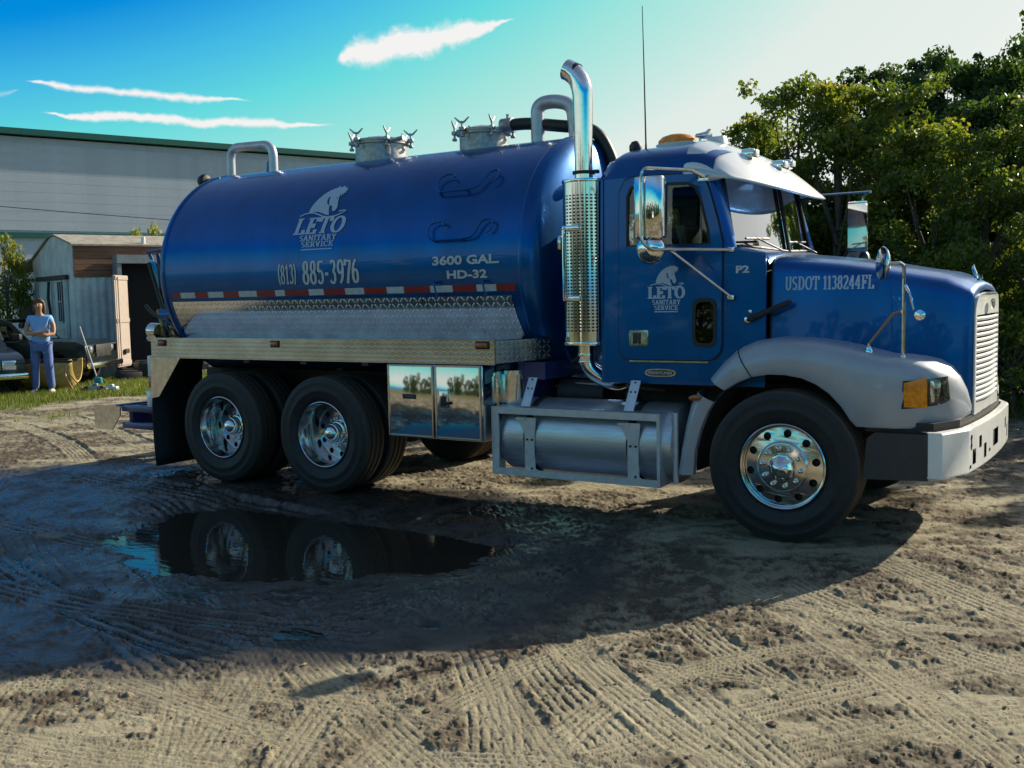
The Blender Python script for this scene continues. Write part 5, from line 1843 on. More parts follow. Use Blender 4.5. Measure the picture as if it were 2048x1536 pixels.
b = MB(); b.grid(roof_pt, 26, 41); b.build('roof', M_blue, CAB, smooth=60)
b = MB()
b.add([(-1.475, -1.02, 1.06), (-1.475, 1.02, 1.06), (-1.475, 1.02, 1.95), (-1.475, -1.02, 1.95), (-1.475, 1.0, 2.62), (-1.475, -1.0, 2.62), (-1.475, -.75, 2.08), (-1.475, .75, 2.08), (-1.475, .75, 2.50), (-1.475, -.75, 2.50)],
      [(0, 1, 2, 3), (3, 2, 7, 6), (3, 6, 9, 5), (9, 8, 4, 5), (2, 4, 8, 7)])
b.build('back_panel', M_blue, CAB, smooth=0, solid=.02)
b = MB(); b.add([(-1.475, -.76, 2.07), (-1.475, .76, 2.07), (-1.475, .76, 2.51), (-1.475, -.76, 2.51)], [(0, 1, 2, 3)]); b.build('rear_window', M_glass, CAB, smooth=0)
# rounded vertical rear corner
b = MB(); b.cyl((-1.462, -1.006, 1.06), (-1.462, -.962, 2.63), .026, n=14); b.build('corner_trim', M_blue, CAB)
# windshield: two panes in a shallow V, body-coloured pillars
WB = [(-.465, -.90, 2.075), (-.355, 0, 2.045), (-.465, .90, 2.075)]
WT = [(-.560, -.875, 2.585), (-.450, 0, 2.60), (-.560, .875, 2.585)]
for i, sg in ((0, -1), (1, 1)):
    b_0, b_1, t_0, t_1 = (Vector(WB[i]), Vector(WB[i + 1]), Vector(WT[i]), Vector(WT[i + 1]))
    b = MB(); b.rows([[b_0.lerp(b_1, k / 8) + (t_0.lerp(t_1, k / 8) - b_0.lerp(b_1, k / 8)) * j / 4 + Vector((.012 * math.sin(PI * k / 8), 0, 0)) for k in range(9)] for j in range(5)])
    b.build('windshield_pane', M_wsglass, CAB, smooth=60)
    b = MB()
    out = Vector((.014, 0, .003))
    b.tube([b_0 + out, b_0.lerp(b_1, .5) + out + Vector((.012, 0, 0)), b_1 + out, t_1 + out, t_0.lerp(t_1, .5) + out + Vector((.012, 0, 0)), t_0 + out, b_0 + out], .012, 6)
    b.build('windshield_seal', M_black, CAB)
b = MB(); b.tube([Vector(WB[1]) + Vector((.02, 0, 0)), Vector(WT[1]) + Vector((.02, 0, 0))], .015, 8); b.build('centre_post', M_black, CAB)
for sg in (-1, 1):
    # A pillar
    b = MB()
    f = lambda x, y, z: (x, sg * y, z)
    b.rows([[f(-.46, 1.003, 2.05), f(-.430, .985, 2.05), f(-.415, .95, 2.06), f(-.457, .898, 2.07)], [f(-.63, .987, 2.62), f(-.60, .97, 2.62), f(-.575, .93, 2.61), f(-.552, .873, 2.60)]])
    b.build('windshield_pillar', M_blue, CAB, smooth=60)
# header over the windshield
b = MB(); b.rows([[(-.60 , -.98, 2.60), (-.582, -.873, 2.595), (-.46, 0, 2.61), (-.582, .873, 2.595), (-.60, .98, 2.60)], [(-.62, -.98, 2.64), (-.60, -.86, 2.72), (-.55, 0, 2.80), (-.60, .86, 2.72), (-.62, .98, 2.64)]]); b.build('header', M_blue, CAB, smooth=60)
# cowl top between windshield and hood
cow = []
for y in np.linspace(-1, 1, 17):
    q = abs(y)
    xb = -.335 - .11 * q * .9 / .9
    zb = 2.045 + .03 * q
    yy = y * .985
    cow.append([(xb + .012, yy * (.93 if q > .92 else 1) * .93, zb - .006), (xb + .06, yy * .96, zb - .012 - .02 * q ** 6), (-.30 + .05 * (1 - q), yy * .975, 2.03 - .03 * q ** 4), (-.195, yy * .93, 2.012 - .045 * q ** 4), (-.185, yy * .93, 1.99 - .06 * q ** 4)])
b = MB(); b.rows(cow); b.build('cowl', M_blue, CAB, smooth=70)
b = MB(); b.rows([[(-.40, -1.002, 2.04), (-.44, -.86, 2.066)], [(-.18, -.92, 1.96), (-.25, -.80, 2.02)]]); b.build('cowl_corner', M_blue, CAB)
# wipers
for y0 in (-.55, .35):
    b = MB()
    b.tube([(-.30, y0 + .25, 2.05), (-.345, y0 + .05, 2.10), (-.375, y0 - .10, 2.135)], .007, 6)
    b.tube([(-.395, y0 - .27, 2.125), (-.355, y0 + .12, 2.135)], .009, 6)
    b.build('wiper', M_black, CAB)
# interior
b = MB(); b.box((-1.45, -.97, 1.10), (-.35, .97, 1.16)); b.build('cab_floor', M_inside, CAB, smooth=0)
b = MB(); b.box((-.72, -.93, 1.75), (-.47, .93, 2.03), .05); b.box((-.62, -.93, 1.16), (-.45, .93, 1.75)); b.build('dashboard', M_inside, CAB)
for y in (-.50, .50):
    b = MB(); b.box((-1.36, y - .25, 1.30), (-.92, y + .25, 1.52), .05); b.box((-1.42, y - .25, 1.50), (-1.28, y + .25, 2.12), .05); b.box((-1.41, y - .13, 2.13), (-1.32, y + .13, 2.32), .04); b.build('seat', M_seat, CAB)
b = MB(); b.lathe([(.21, -.012), (.222, 0), (.21, .012), (.198, 0)], (-.82, .50, 2.05), (-.55, 0, .8), 32, closed=True); b.cyl((-.82, .5, 2.05), (-.68, .5, 1.9), .03, n=8); b.build('steering_wheel', M_black, CAB)
b = MB(); b.box((-.63, -.05, 2.42), (-.60, .05, 2.50), .01); b.build('cab_vent', M_inside, CAB)
b = MB(); b.add([(-.90, -.80, 2.02), (-.83, -.86, 2.02), (-.86, -.87, 2.24), (-.95, -.82, 2.25)], [(0, 1, 2, 3)]); b.build('paper_sheet', M_white, CAB, smooth=0, solid=.003)
b = MB(); b.add([(-.45, -.52, 2.052), (-.62, -.50, 2.052), (-.60, -.20, 2.052), (-.43, -.26, 2.052)], [(0, 1, 2, 3)]); b.build('dash_papers', M_white, CAB, smooth=0, solid=.004)

# ---- visor
def visor_pt(u, v):
    y = -.985 + 1.97 * v
    q = abs(y) / .985
    xb = -.84 + .03 * q
    zb = roof_pt((xb + 1.5) / .92, v)[2] + .016
    if q > .93: zb = min(zb, 2.72)
    xf = -.14 - .32 * q ** 2.4
    zf = 2.455 + .10 * q ** 2.0
    x = xb + (xf - xb) * u
    z = zb + (zf - zb) * u + .055 * math.sin(PI * u ** .9) * (1 - .5 * q ** 4)
    yy = y * (1.0 + .02 * u)
    return (x, yy, z)


b = MB(); b.grid(visor_pt, 18, 37)
b.build('sun_visor', M_silver, T, smooth=60, solid=.016)
for sg in (-1, 1):
    b = MB()
    v_ = 0 if sg < 0 else 1
    top = [visor_pt(u, v_) for u in np.linspace(0, 1, 12)]
    low = [(p[0], p[1], p[2] - .075 * math.sin(PI * min(1, .15 + i / 11 * .9)) - .01) for i, p in enumerate(top)]
    b.rows([top, low]); b.build('visor_cheek', M_silver, T, solid=.012)
# roof lights, horn, antenna
b = MB(); b.lathe([(.135, 0), (.14, .03), (.12, .04)], (0, 0, 0), (0, 0, 1), 30); o = b.build('beacon_base', M_white, T); o.location = (-1.16, -.30, 2.90); o.scale = (1.25, .8, 1)
b = MB(); b.lathe([(.13, .0), (.128, .025), (.10, .055), (.05, .072), (.001, .076)], (0, 0, 0), (0, 0, 1), 30); o2 = b.build('beacon_lens', M_amber, T); o2.location = (-1.16, -.30, 2.935); o2.scale = (1.2, .8, 1)
b = MB(); b.lathe([(.01, 0), (.02, .01), (.022, .04), (.030, .09), (.052, .12), (.048, .124), (.015, .08)], (-1.00, -.30, 2.975), (1, 0, 0), 20); b.cyl((-.96, -.30, 2.86), (-.96, -.30, 2.97), .010, n=8); b.build('air_horn', M_chrome_dull, T)
b = MB(); b.box((-.86, -.36, 2.84), (-.74, -.26, 2.955), .02); b.build('spot_lamp', M_white, T)
for (x, y) in ((-.50, -.44), (-.50, .44), (-.42, 0)):
    z_ = visor_pt((x + .84) / .75, (y + .985) / 1.97)[2]
    b = MB(); b.box((x - .06, y - .045, z_ - .02), (x + .05, y + .045, z_ + .055), .02); cl = b.build('cab_light', M_chrome, T)
    b = MB(); b.box((x + .052, y - .038, z_), (x + .062, y + .038, z_ + .045), .004); b.build('lens', M_white, cl)
b = MB(); b.lathe([(.001, 0), (.035, .005), (.05, .035), (.05, .07), (.03, .10), (.001, .11)], (-1.38, -.60, 2.835), (0, 0, 1), 20); b.build('roof_dome', M_black, T)
b = MB(); b.tube([(-1.29, -.60, 2.84), (-1.29, -.60, 2.92), (-1.30, -.60, 3.5), (-1.31, -.6, 3.97)], [.012, .007, .005, .003], 6); b.build('whip_antenna', M_black, T)
b = MB(); b.lathe([(.02, 0), (.045, .005), (.05, .03), (.001, .05)], (-1.44, -.85, 2.72), (-.3, -.5, .8), 16); b.build('cab_rear_lamp', M_chrome, T)

# ================================================================== hood
HS = [  # x, bottom half-width, shoulder half-width, shoulder z, top z, bottom z
    (-.175, .93, .87, 1.875, 2.015, 1.15), (.00, .915, .85, 1.855, 1.995, 1.15), (.25, .87, .81, 1.825, 1.965, 1.15), (.50, .80, .75, 1.785, 1.925, 1.05),
    (.75, .72, .675, 1.735, 1.875, .95), (.93, .645, .605, 1.70, 1.845, .90), (1.03, .59, .56, 1.675, 1.80, .88), (1.075, .565, .54, 1.66, 1.775, .88)]


def hood_sec(x, hb, hs, zs, zt, zb):
    P = [(x, -hb, zb), (x, -(hb * .6 + hs * .4), zb + (zs - zb) * .5), (x, -hs, zs)]
    for k in range(1, 6):
        a = R(90 * k / 6)
        P.append((x, -(hs - .13 + .13 * math.cos(a)), zs + (zt - zs - .035) * math.sin(a)))
    P += [(x, -hs * .55, zt - .010), (x, -hs * .25, zt + .0), (x, 0, zt + .006)]
    return P + [(p[0], -p[1], p[2]) for p in reversed(P[:-1])]


b = MB(); secs = [hood_sec(*h) for h in HS]
# nose: roll over at the front
x, hb, hs, zs, zt, zb = HS[-1]
for k, (dx, sh) in enumerate(((.022, .012), (.032, .035), (.034, .06))):
    secs.append(hood_sec(x + dx, hb - sh * .5, hs - sh * .6, zs - sh * .6, zt - sh, zb))
b.rows(secs)
b.build('hood', M_blue, T, smooth=50)
# seam lines of the hood
b = MB()
s1 = hood_sec(-.178, .932, .872, 1.877, 2.017, 1.15)
b.tube(s1, .006, 5); b.build('hood_seam', M_black, T)
def hood_side(x, z, d=0.0):
    for i in range(len(HS) - 1):
        if HS[i][0] <= x <= HS[i + 1][0] or i == len(HS) - 2:
            f = (x - HS[i][0]) / (HS[i + 1][0] - HS[i][0])
            a_, c_ = HS[i], HS[i + 1]
            hb, hs, zs, zb = [a_[j] + (c_[j] - a_[j]) * f for j in (1, 2, 3, 5)]
            g = (z - zb) / (zs - zb)
            hm = hb * .6 + hs * .4
            y = hb + (hm - hb) * g * 2 if g < .5 else hm + (hs - hm) * (g - .5) * 2
            return (x, -(y + .004 + d), z)


b = MB(); put_text(b, 'USDOT 1138244FL', -.085, .50, 1.742, 1.838, hood_side, T=.21, t=.09, serif=.08)
b.build('registration_lettering', M_decal, T, smooth=0)
b = MB(); put_font(b, 'P2', -.40, -.30, 1.872, 1.925, lambda u, v, d: (u, side(u, v) - .003, v), .04); b.build('unit_number', M_decal_w, CAB, smooth=0)
# rubber hood latch
b = MB(); b.tube([(-.30, -1.035, 1.535), (-.285, -1.055, 1.545), (-.03, -.985, 1.655), (-.015, -.965, 1.665)], [.016, .022, .020, .012], 10); b.build('hood_latch', M_rubber, T)
b = MB(); b.box((-.325, -1.05, 1.515), (-.285, -1.015, 1.56), .008); b.box((-.30, -1.03, 1.585), (-.275, -1.01, 1.61), .006); b.build('latch_hook', M_chrome, T)
# ornament
b = MB(); b.box((1.0, -.03, 1.785), (1.07, .03, 1.80), .006); b.tube([(1.03, 0, 1.765), (1.035, 0, 1.82), (1.015, 0, 1.88), (1.02, 0, 1.90)], [.018, .016, .012, .004], 8)
b.tube([(1.04, -.02, 1.79), (1.07, -.05, 1.80), (1.065, -.06, 1.825)], [.008, .008, .003], 6); b.tube([(1.04, .02, 1.79), (1.07, .05, 1.80), (1.065, .06, 1.825)], [.008, .008, .003], 6)
b.build('hood_ornament', M_chrome, T)

# ---- grille
GW, GZ0, GZ1 = .515, .865, 1.685
def gx(y, z=0):
    return 1.118 + .028 * (1 - (y / GW) ** 2)
gr = empty('grille'); gr.parent = T
outer = [(-GW, GZ0)] + [(GW, GZ0)] + [(GW - .13 * (1 - math.cos(R(a))), 1.545 + .14 * math.sin(R(a))) for a in (0, 20, 40, 60, 75, 90)] + [(x_, GZ1 + .015) for x_ in (.2, 0, -.2)] + [(-(GW - .13 * (1 - math.cos(R(a)))), 1.545 + .14 * math.sin(R(a))) for a in (90, 75, 60, 40, 20, 0)]
inner = [(-GW + .035, GZ0 + .075), (GW - .035, GZ0 + .075), (GW - .035, 1.545), (-GW + .035, 1.545)]
b = MB(); b.plate([outer, inner], lambda u, v, d: (gx(u) - d, u, v), .03); b.build('surround', M_white, gr, smooth=0)
b = MB(); b.plate([[(-GW + .03, GZ0 + .07), (GW - .03, GZ0 + .07), (GW - .03, 1.55), (-GW + .03, 1.55)]], lambda u, v, d: (1.075 - d, u, v), .01); b.build('radiator', M_dark, gr, smooth=0)
sl = None
nsl = 16
for k in range(nsl):
    z = GZ0 + .098 + k * (1.545 - GZ0 - .115) / (nsl - 1) * .985
    if sl is None:
        b = MB()
        sec = []
        for y in np.linspace(-GW + .045, GW - .045, 13):
            x = gx(y) - .006
            sec.append([(x - .018, y, -.012), (x, y, -.011), (x + .006, y, -.004), (x + .006, y, .006), (x, y, .012), (x - .018, y, .013)])
        b.rows(sec, close=True, caps=True)
        sl = b.build('slat', M_white, gr, smooth=50); sl.location = (0, 0, z)
    else:
        c_ = sl.copy(); C.objects.link(c_); c_.location = (0, 0, z)
ov = [(.075 * math.cos(a), 1.618 + .036 * math.copysign(abs(math.sin(a)) ** .7, math.sin(a))) for a in [2 * PI * k / 24 for k in range(24)]]
b = MB(); b.plate([ov], lambda u, v, d: (1.156 - d, u, v), .010); eb = b.build('emblem', M_chrome_dull, gr, smooth=0)
ov = [(.060 * math.cos(a), 1.618 + .024 * math.copysign(abs(math.sin(a)) ** .7, math.sin(a))) for a in [2 * PI * k / 24 for k in range(24)]]
b = MB(); b.plate([ov], lambda u, v, d: (1.159 - d, u, v), .0025); b.build('emblem_field', M_black, gr, smooth=0)

# ---- fenders
FI = [(-.66, .42), (-.645, .60), (-.60, .76), (-.55, .88), (-.50, .96), (-.42, 1.045), (-.32, 1.105), (-.22, 1.145), (-.10, 1.165), (.02, 1.163), (.13, 1.145), (.23, 1.105), (.32, 1.045), (.40, .96), (.46, .87), (.50, .832)]
FO = [(-.82, .41), (-.79, .60), (-.755, .78), (-.715, .93), (-.66, 1.03), (-.56, 1.13), (-.455, 1.25), (-.345, 1.345), (-.22, 1.395), (-.08, 1.415), (.07, 1.412), (.20, 1.40), (.33, 1.378), (.45, 1.352), (.56, 1.325), (.66, 1.30)]


def fender(sgn):
    out = []
    for (ix, iz), (ox, oz) in zip(FI, FO):
        d = Vector((ox - ix, oz - iz)); L = d.length; nn = d / L
        y = -1.20
        def P(off, yy):
            return (ox - nn.x * off, sgn * yy, oz - nn.y * off)
        def I(off, yy):
            return (ix + nn.x * off, sgn * yy, iz + nn.y * off)
        row = [I(.02, y + .10), I(-.004, y + .05), I(0, y + .008), I(.015, y), P(L * .5, y - .006), P(.12, y - .002), P(.07, y + .010), P(.03, y + .045), P(.008, y + .10), P(0, y + .18), P(-.004, y + .38)]
        out.append(row)
    return out


FRONT = [  # bottom (x,y,z), shoulder (x,y,z), inner (x,y,z)
    ((.60, -1.20, .830), (.76, -1.195, 1.295), (.78, -.84, 1.30)),
    ((.74, -1.19, .830), (.85, -1.165, 1.272), (.86, -.78, 1.285)),
    ((.87, -1.15, .832), (.94, -1.11, 1.245), (.94, -.72, 1.26)),
    ((.97, -1.05, .842), (1.005, -1.02, 1.208), (1.005, -.66, 1.21)),
    ((1.045, -.92, .855), (1.055, -.90, 1.14), (1.05, -.61, 1.14)),
    ((1.09, -.76, .872), (1.095, -.74, 1.045), (1.085, -.59, 1.045)),
    ((1.11, -.60, .885), (1.115, -.59, .935), (1.11, -.57, .935))]
for sgn in (1, -1):
    leg = fender(sgn)
    b = MB(); b.rows(leg[:5]); o = b.build('fender_skirt', M_grey, T, smooth=50)
    rows = leg[5:]
    for (p, q, r_) in FRONT:
        p, q, r_ = Vector(p), Vector(q), Vector(r_)
        nrm_ = Vector((q.x - p.x, 0, 0))
        def L(t): return p.lerp(q, t)
        h_ = q.z - p.z
        inw = (r_ - q)
        row = [p + Vector((-.01, .10, .02)), p + Vector((-.005, .05, -.004)), p + Vector((0, .008, 0)), p + Vector((0, 0, .015)), L(.5) + Vector((.004, -.006, 0)), L(1 - min(.45, .12 / h_)), L(1 - min(.3, .07 / h_)) + inw * .03, L(1 - min(.12, .03 / h_)) + inw * .11, L(1 - min(.03, .008 / h_)) + inw * .25, q + inw * .5, r_]
        rows.append([(v[0], v[1] * sgn, v[2]) for v in row])
    b = MB(); b.rows(rows); b.build('fender', M_grey, T, smooth=50)
    # wheel arch liner
    b = MB(); b.rows([[(x_ - .0, sgn * y_, z_ + .02) for y_ in (-1.12, -.50)] for (x_, z_) in FI]); b.build('arch_liner', M_black, T, solid=.01)
    b = MB(); b.rows([[(leg[5][j][0], leg[5][j][1], leg[5][j][2]) for j in range(11)], [(leg[5][j][0] + .012, leg[5][j][1] + sgn * .008, leg[5][j][2] + .012) for j in range(11)]]); b.build('fender_gap', M_black, T, smooth=0)
    # vertical seam on the fender
    sm = leg[7]
    b = MB(); b.tube([(p[0], p[1] - sgn * .0015, p[2] + (.001 if j > 5 else 0)) for j, p in enumerate(sm[2:])], .0045, 5); b.build('fender_seam', M_black, T)
    # headlight cluster following the fender corner
    def fpt(s, z, d):
        """s: 0..1 along the front corner"""
        k = s * 3.999 + 1.0
        i = min(int(k), 5); f = k - i
        p = Vector(FRONT[i][0]).lerp(Vector(FRONT[i + 1][0]), f)
        q = Vector(FRONT[i][1]).lerp(Vector(FRONT[i + 1][1]), f)
        t = (z - p.z) / (q.z - p.z)
        v = p.lerp(q, t)
        # outward normal in plan
        a_ = Vector(FRONT[i + 1][0]) - Vector(FRONT[i][0])
        nn = Vector((-a_.y, a_.x, 0)).normalized() * -1
        if nn.x < 0: nn = -nn
        v = v + nn * d
        return (v.x, v.y * sgn, v.z)
    def patch(s00, s01, s10, s11, z00, z01, z10, z11, d, nu=10, nv=6):
        b = MB()
        def fn(u, v):
            s_ = (s00 * (1 - u) + s10 * u) * (1 - v) + (s01 * (1 - u) + s11 * u) * v
            z_ = (z00 * (1 - u) + z10 * u) * (1 - v) + (z01 * (1 - u) + z11 * u) * v
            e_ = min(u, 1 - u, v, 1 - v) * 2
            return fpt(s_, z_, d * min(1, .55 + e_ * 4))
        b.grid(fn, nu, nv)
        return b
    hd = patch(.045, -.04, .33, .24, .972, 1.130, .968, 1.168, .020).build('turn_signal', M_amber, T, smooth=60)
    patch(.02, -.06, .70, .60, .958, 1.142, .99, 1.165, .008, 20, 6).build('headlight_bezel', M_black, T, smooth=60)
    patch(.345, .255, .685, .585, .985, 1.160, 1.0, 1.155, .020).build('headlight_glass', M_lamp, T, smooth=60)
    patch(.375, .30, .62, .545, 1.0, 1.14, 1.01, 1.135, .0155).build('headlight_reflector', M_chrome, T, smooth=60)
# amber oval on the skirt
b = MB(); b.lathe([(.045, 0), (.043, .012), (.02, .018), (.001, .019)], (0, 0, 0), (0, -1, 0), 24); o = b.build('fender_marker', M_amber_dk, T); o.location = (-.635, -1.203, .985); o.scale = (1.1, 1, .50); o.rotation_euler = (0, R(-8), 0)

# ---- bumper
BP = [(.955, -1.205), (1.04, -1.195), (1.150, -.90), (1.168, -.65), (1.182, -.33), (1.186, 0), (1.182, .33), (1.168, .65), (1.150, .90), (1.04, 1.195), (.955, 1.205)]
def bump_at(y):
    ys = [p[1] for p in BP]
    for i in range(len(BP) - 1):
        if BP[i][1] <= y <= BP[i + 1][1]:
            f = (y - BP[i][1]) / max(1e-6, BP[i + 1][1] - BP[i][1])
            return BP[i][0] + (BP[i + 1][0] - BP[i][0]) * f
    return BP[-1][0]
b = MB()
z0, z1 = .52, .815
b.rows([[(x_ - .10 if 1 < i < 9 else x_ - .02, y_ * .97, z0 + .02), (x_ - .004, y_, z0), (x_, y_, z0 + .012), (x_, y_, z1 - .012), (x_ - .008, y_, z1), (x_ - .05, y_ * .985, z1 + .004)] for i, (x_, y_) in enumerate(BP[:3])])
b.rows([[(x_ - .05, y_ * .985, z1 + .004), (x_ - .008, y_, z1), (x_, y_, z1 - .012)] for (x_, y_) in BP[2:9]])
b.rows([[(x_, y_, z0 + .012), (x_ - .004, y_, z0), (x_ - .06, y_ * .98, z0)] for (x_, y_) in BP[2:9]])
b.rows([[(x_ - .05, y_ * .985, z1 + .004), (x_ - .008, y_, z1), (x_, y_, z1 - .012), (x_, y_, z0 + .012), (x_ - .004, y_, z0)] for (x_, y_) in BP[8:]])
hol = [[(-.62, .655), (-.54, .655), (-.54, .735), (-.62, .735)], [(-.80, .565), (-.71, .565), (-.71, .665), (-.80, .665)], [(-.46, .565), (-.38, .565), (-.38, .665), (-.46, .665)],
       [(.54, .655), (.62, .655), (.62, .735), (.54, .735)], [(.71, .565), (.80, .565), (.80, .665), (.71, .665)], [(-.12, .60), (.12, .60), (.12, .72), (-.12, .72)]]
fo = [(y_, z0 + .012) for (x_, y_) in BP[2:9]] + [(y_, z1 - .012) for (x_, y_) in reversed(BP[2:9])]
ysn = sorted(set([round(v[1], 4) for v in BP[2:9]] + [round(h_[k][0], 4) for h_ in hol for k in (0, 1)] ))
zsn = sorted(set([z0 + .012, z1 - .012] + [h_[k][1] for h_ in hol for k in (0, 2)]))
for i in range(len(ysn) - 1):
    for j in range(len(zsn) - 1):
        ym, zm = (ysn[i] + ysn[i + 1]) / 2, (zsn[j] + zsn[j + 1]) / 2
        if any(h_[0][0] < ym < h_[1][0] and h_[0][1] < zm < h_[2][1] for h_ in hol):
            continue
        b.add([(bump_at(yy), yy, zz) for yy, zz in ((ysn[i], zsn[j]), (ysn[i + 1], zsn[j]), (ysn[i + 1], zsn[j + 1]), (ysn[i], zsn[j + 1]))], [(0, 1, 2, 3)])
b.build('bumper', M_white, T, smooth=30)
b = MB(); b.rows([[(x_ - .02, y_, z0 + .02), (x_ - .02, y_, z1 - .015)] for (x_, y_) in BP[2:9]]); b.build('bumper_backing', M_black, T, smooth=0)
b = MB()
for (y, z) in ((-.84, .755), (-.84, .70), (-.86, .56), (-.27, .60)):
    b.cyl((bump_at(y) - .005, y, z), (bump_at(y) + .006, y, z), .012, n=10)
b.box((bump_at(-.84) - .002, -.845, .67), (bump_at(-.84) + .004, -.832, .77))
b.build('bumper_bolt', M_black, T)
for sgn in (-1, 1):
    b = MB(); b.plate([[(.545, .485), (.952, .50), (.952, .80), (.62, .80), (.57, .76)]], lambda u, v, d: (u, sgn * (-1.195 + d) * -1 if sgn > 0 else -1.195 + d, v), .02)
    b.build('bumper_side_panel', M_plastic, T, smooth=0)
b = MB(); b.plate([[(x_ - .065, y_ * .955) for (x_, y_) in BP] + [(.55, 1.15), (.55, -1.15)]], lambda u, v, d: (u, v, .80 + d), .068); b.build('gap_shade_filler', M_black, T, smooth=0)  # black filler plate stands in for the shade between fender and bumper

# ---- mirrors
def side_mirror(sg):
    e = empty('side_mirror'); e.parent = T
    f = lambda x, y, z: (x, sg * y, z)
    x0, x1, y_, z0, z1 = (-1.03, -.80, 1.33, 2.13, 2.565) if sg < 0 else (-.255, -.085, 1.42, 2.07, 2.52)
    xa = x1 + .0
    b = MB()
    sec = []
    for k in range(13):
        a = PI * k / 12
        xx = (x0 + x1) / 2 - (x1 - x0) / 2 * math.cos(a)
        sec.append((xx, y_ - .06 * math.sin(a) ** .6))
    # closed vertical box with rounded back facing outwards and forwards
    loop = [(p[0], -(p[1]) if sg < 0 else p[1]) for p in sec] if False else None
    prof = []
    for k in range(17):
        a = PI * k / 16
        prof.append(((x0 + x1) / 2 + (x1 - x0) / 2 * math.cos(a), y_ + .075 * math.sin(a) ** .55))
    prof += [(x0, y_ - .02), (x1, y_ - .02)]
    rows = []
    for (z, s_) in ((z0, .92), (z0 + .015, 1), (z1 - .015, 1), (z1, .92)):
        cx = (x0 + x1) / 2
        rows.append([f(cx + (p[0] - cx) * s_, y_ + (p[1] - y_) * s_, z) for p in prof])
    b.rows(rows, close=True, caps=True)
    b.build('housing', M_chrome, e, smooth=30)
    b = MB(); b.lathe([(.001, -.03), (.10, -.025), (.112, 0), (.108, .015), (.085, .045), (.05, .06), (.001, .068)], f((x0 + x1) / 2, y_, z0 - .075), (0, -1 if sg < 0 else 1, -.1), 28); b.build('convex_mirror', M_chrome, e, smooth=50)
    xm = x0 + .09
    b = MB()
    b.tube(fillet([f(x1 + .10, 1.10, z1 + .05), f(xm + .02, y_ + .10, z1 + .055), f(xm, y_ + .105, z1 - .02), f(xm, y_ + .105, z0 - .02), f(xm + .06, y_ + .08, z0 - .085), f(x1 + .04, y_ - .02, z0 - .08)], .06, 6), .012, 8)
    ax = -.42 if sg < 0 else -.50
    b.tube([f(x1 + .04, y_ - .02, z0 - .08), f(ax, 1.045, 2.04)], .012, 8)
    b.tube([f(x1 + .02, y_ - .02, z0 - .08), f(ax, 1.045, 1.70)], .0095, 8)
    b.tube([f(x1 + .10, 1.10, z1 + .05), f(-.62, 1.0, 2.56)], .014 if sg < 0 else .009, 8)
    b.build('bracket', M_chrome_dull, e, smooth=40)
    b = MB()
    for z in (2.04, 1.70):
        b.box(f(ax - .03, 1.03 if sg > 0 else 1.05, z - .018), f(ax + .02, 1.05 if sg > 0 else 1.03, z + .018), .006)
    b.box(f(-.68, .99, 2.54), f(-.60, 1.02, 2.58), .006)
    b.build('bracket_foot', M_chrome, e)
    return e


side_mirror(-1)
side_mirror(1)
# tripod convex mirror on the fender
fm = empty('fender_mirror'); fm.parent = T
b = MB(); b.lathe([(.001, -.035), (.06, -.028), (.105, -.005), (.112, .006), (.105, .012), (.001, .014)], (.64, -1.085, 1.905), (-.80, -.55, .05), 32); b.build('convex_mirror', M_chrome, fm, smooth=50)
b = MB(); b.tube([(.66, -1.07, 1.90), (.74, -1.06, 1.905), (.765, -1.06, 1.885)], .012, 8); b.tube([(.765, -1.06, 1.885), (.765, -1.06, 1.31)], .0125, 8); b.build('mirror_post', M_chrome_dull, fm)
b = MB(); b.tube([(.75, -1.06, 1.585), (.70, -1.06, 1.575), (.545, -1.06, 1.375)], [.014, .011, .009], 8); b.build('brace', M_bronze, fm)
b = MB(); b.tube([(.77, -1.06, 1.76), (.80, -1.05, 1.70), (.825, -1.05, 1.60)], [.013, .010, .009], 8); b.lathe([(.001, -.01), (.028, 0), (.034, .012), (.001, .02)], (.865, -1.06, 1.565), (.3, -1, 0), 18); b.build('parking_mirror', M_chrome, fm)
for (x, z) in ((.545, 1.345), (.765, 1.29)):
    b = MB(); b.lathe([(.028, -.02), (.026, .004), (.018, .014), (.016, .03), (.009, .034), (.009, .05)], (x, -1.06, z - .015), (0, -.2, 1), 16); b.build('rubber_foot', M_chrome, fm)

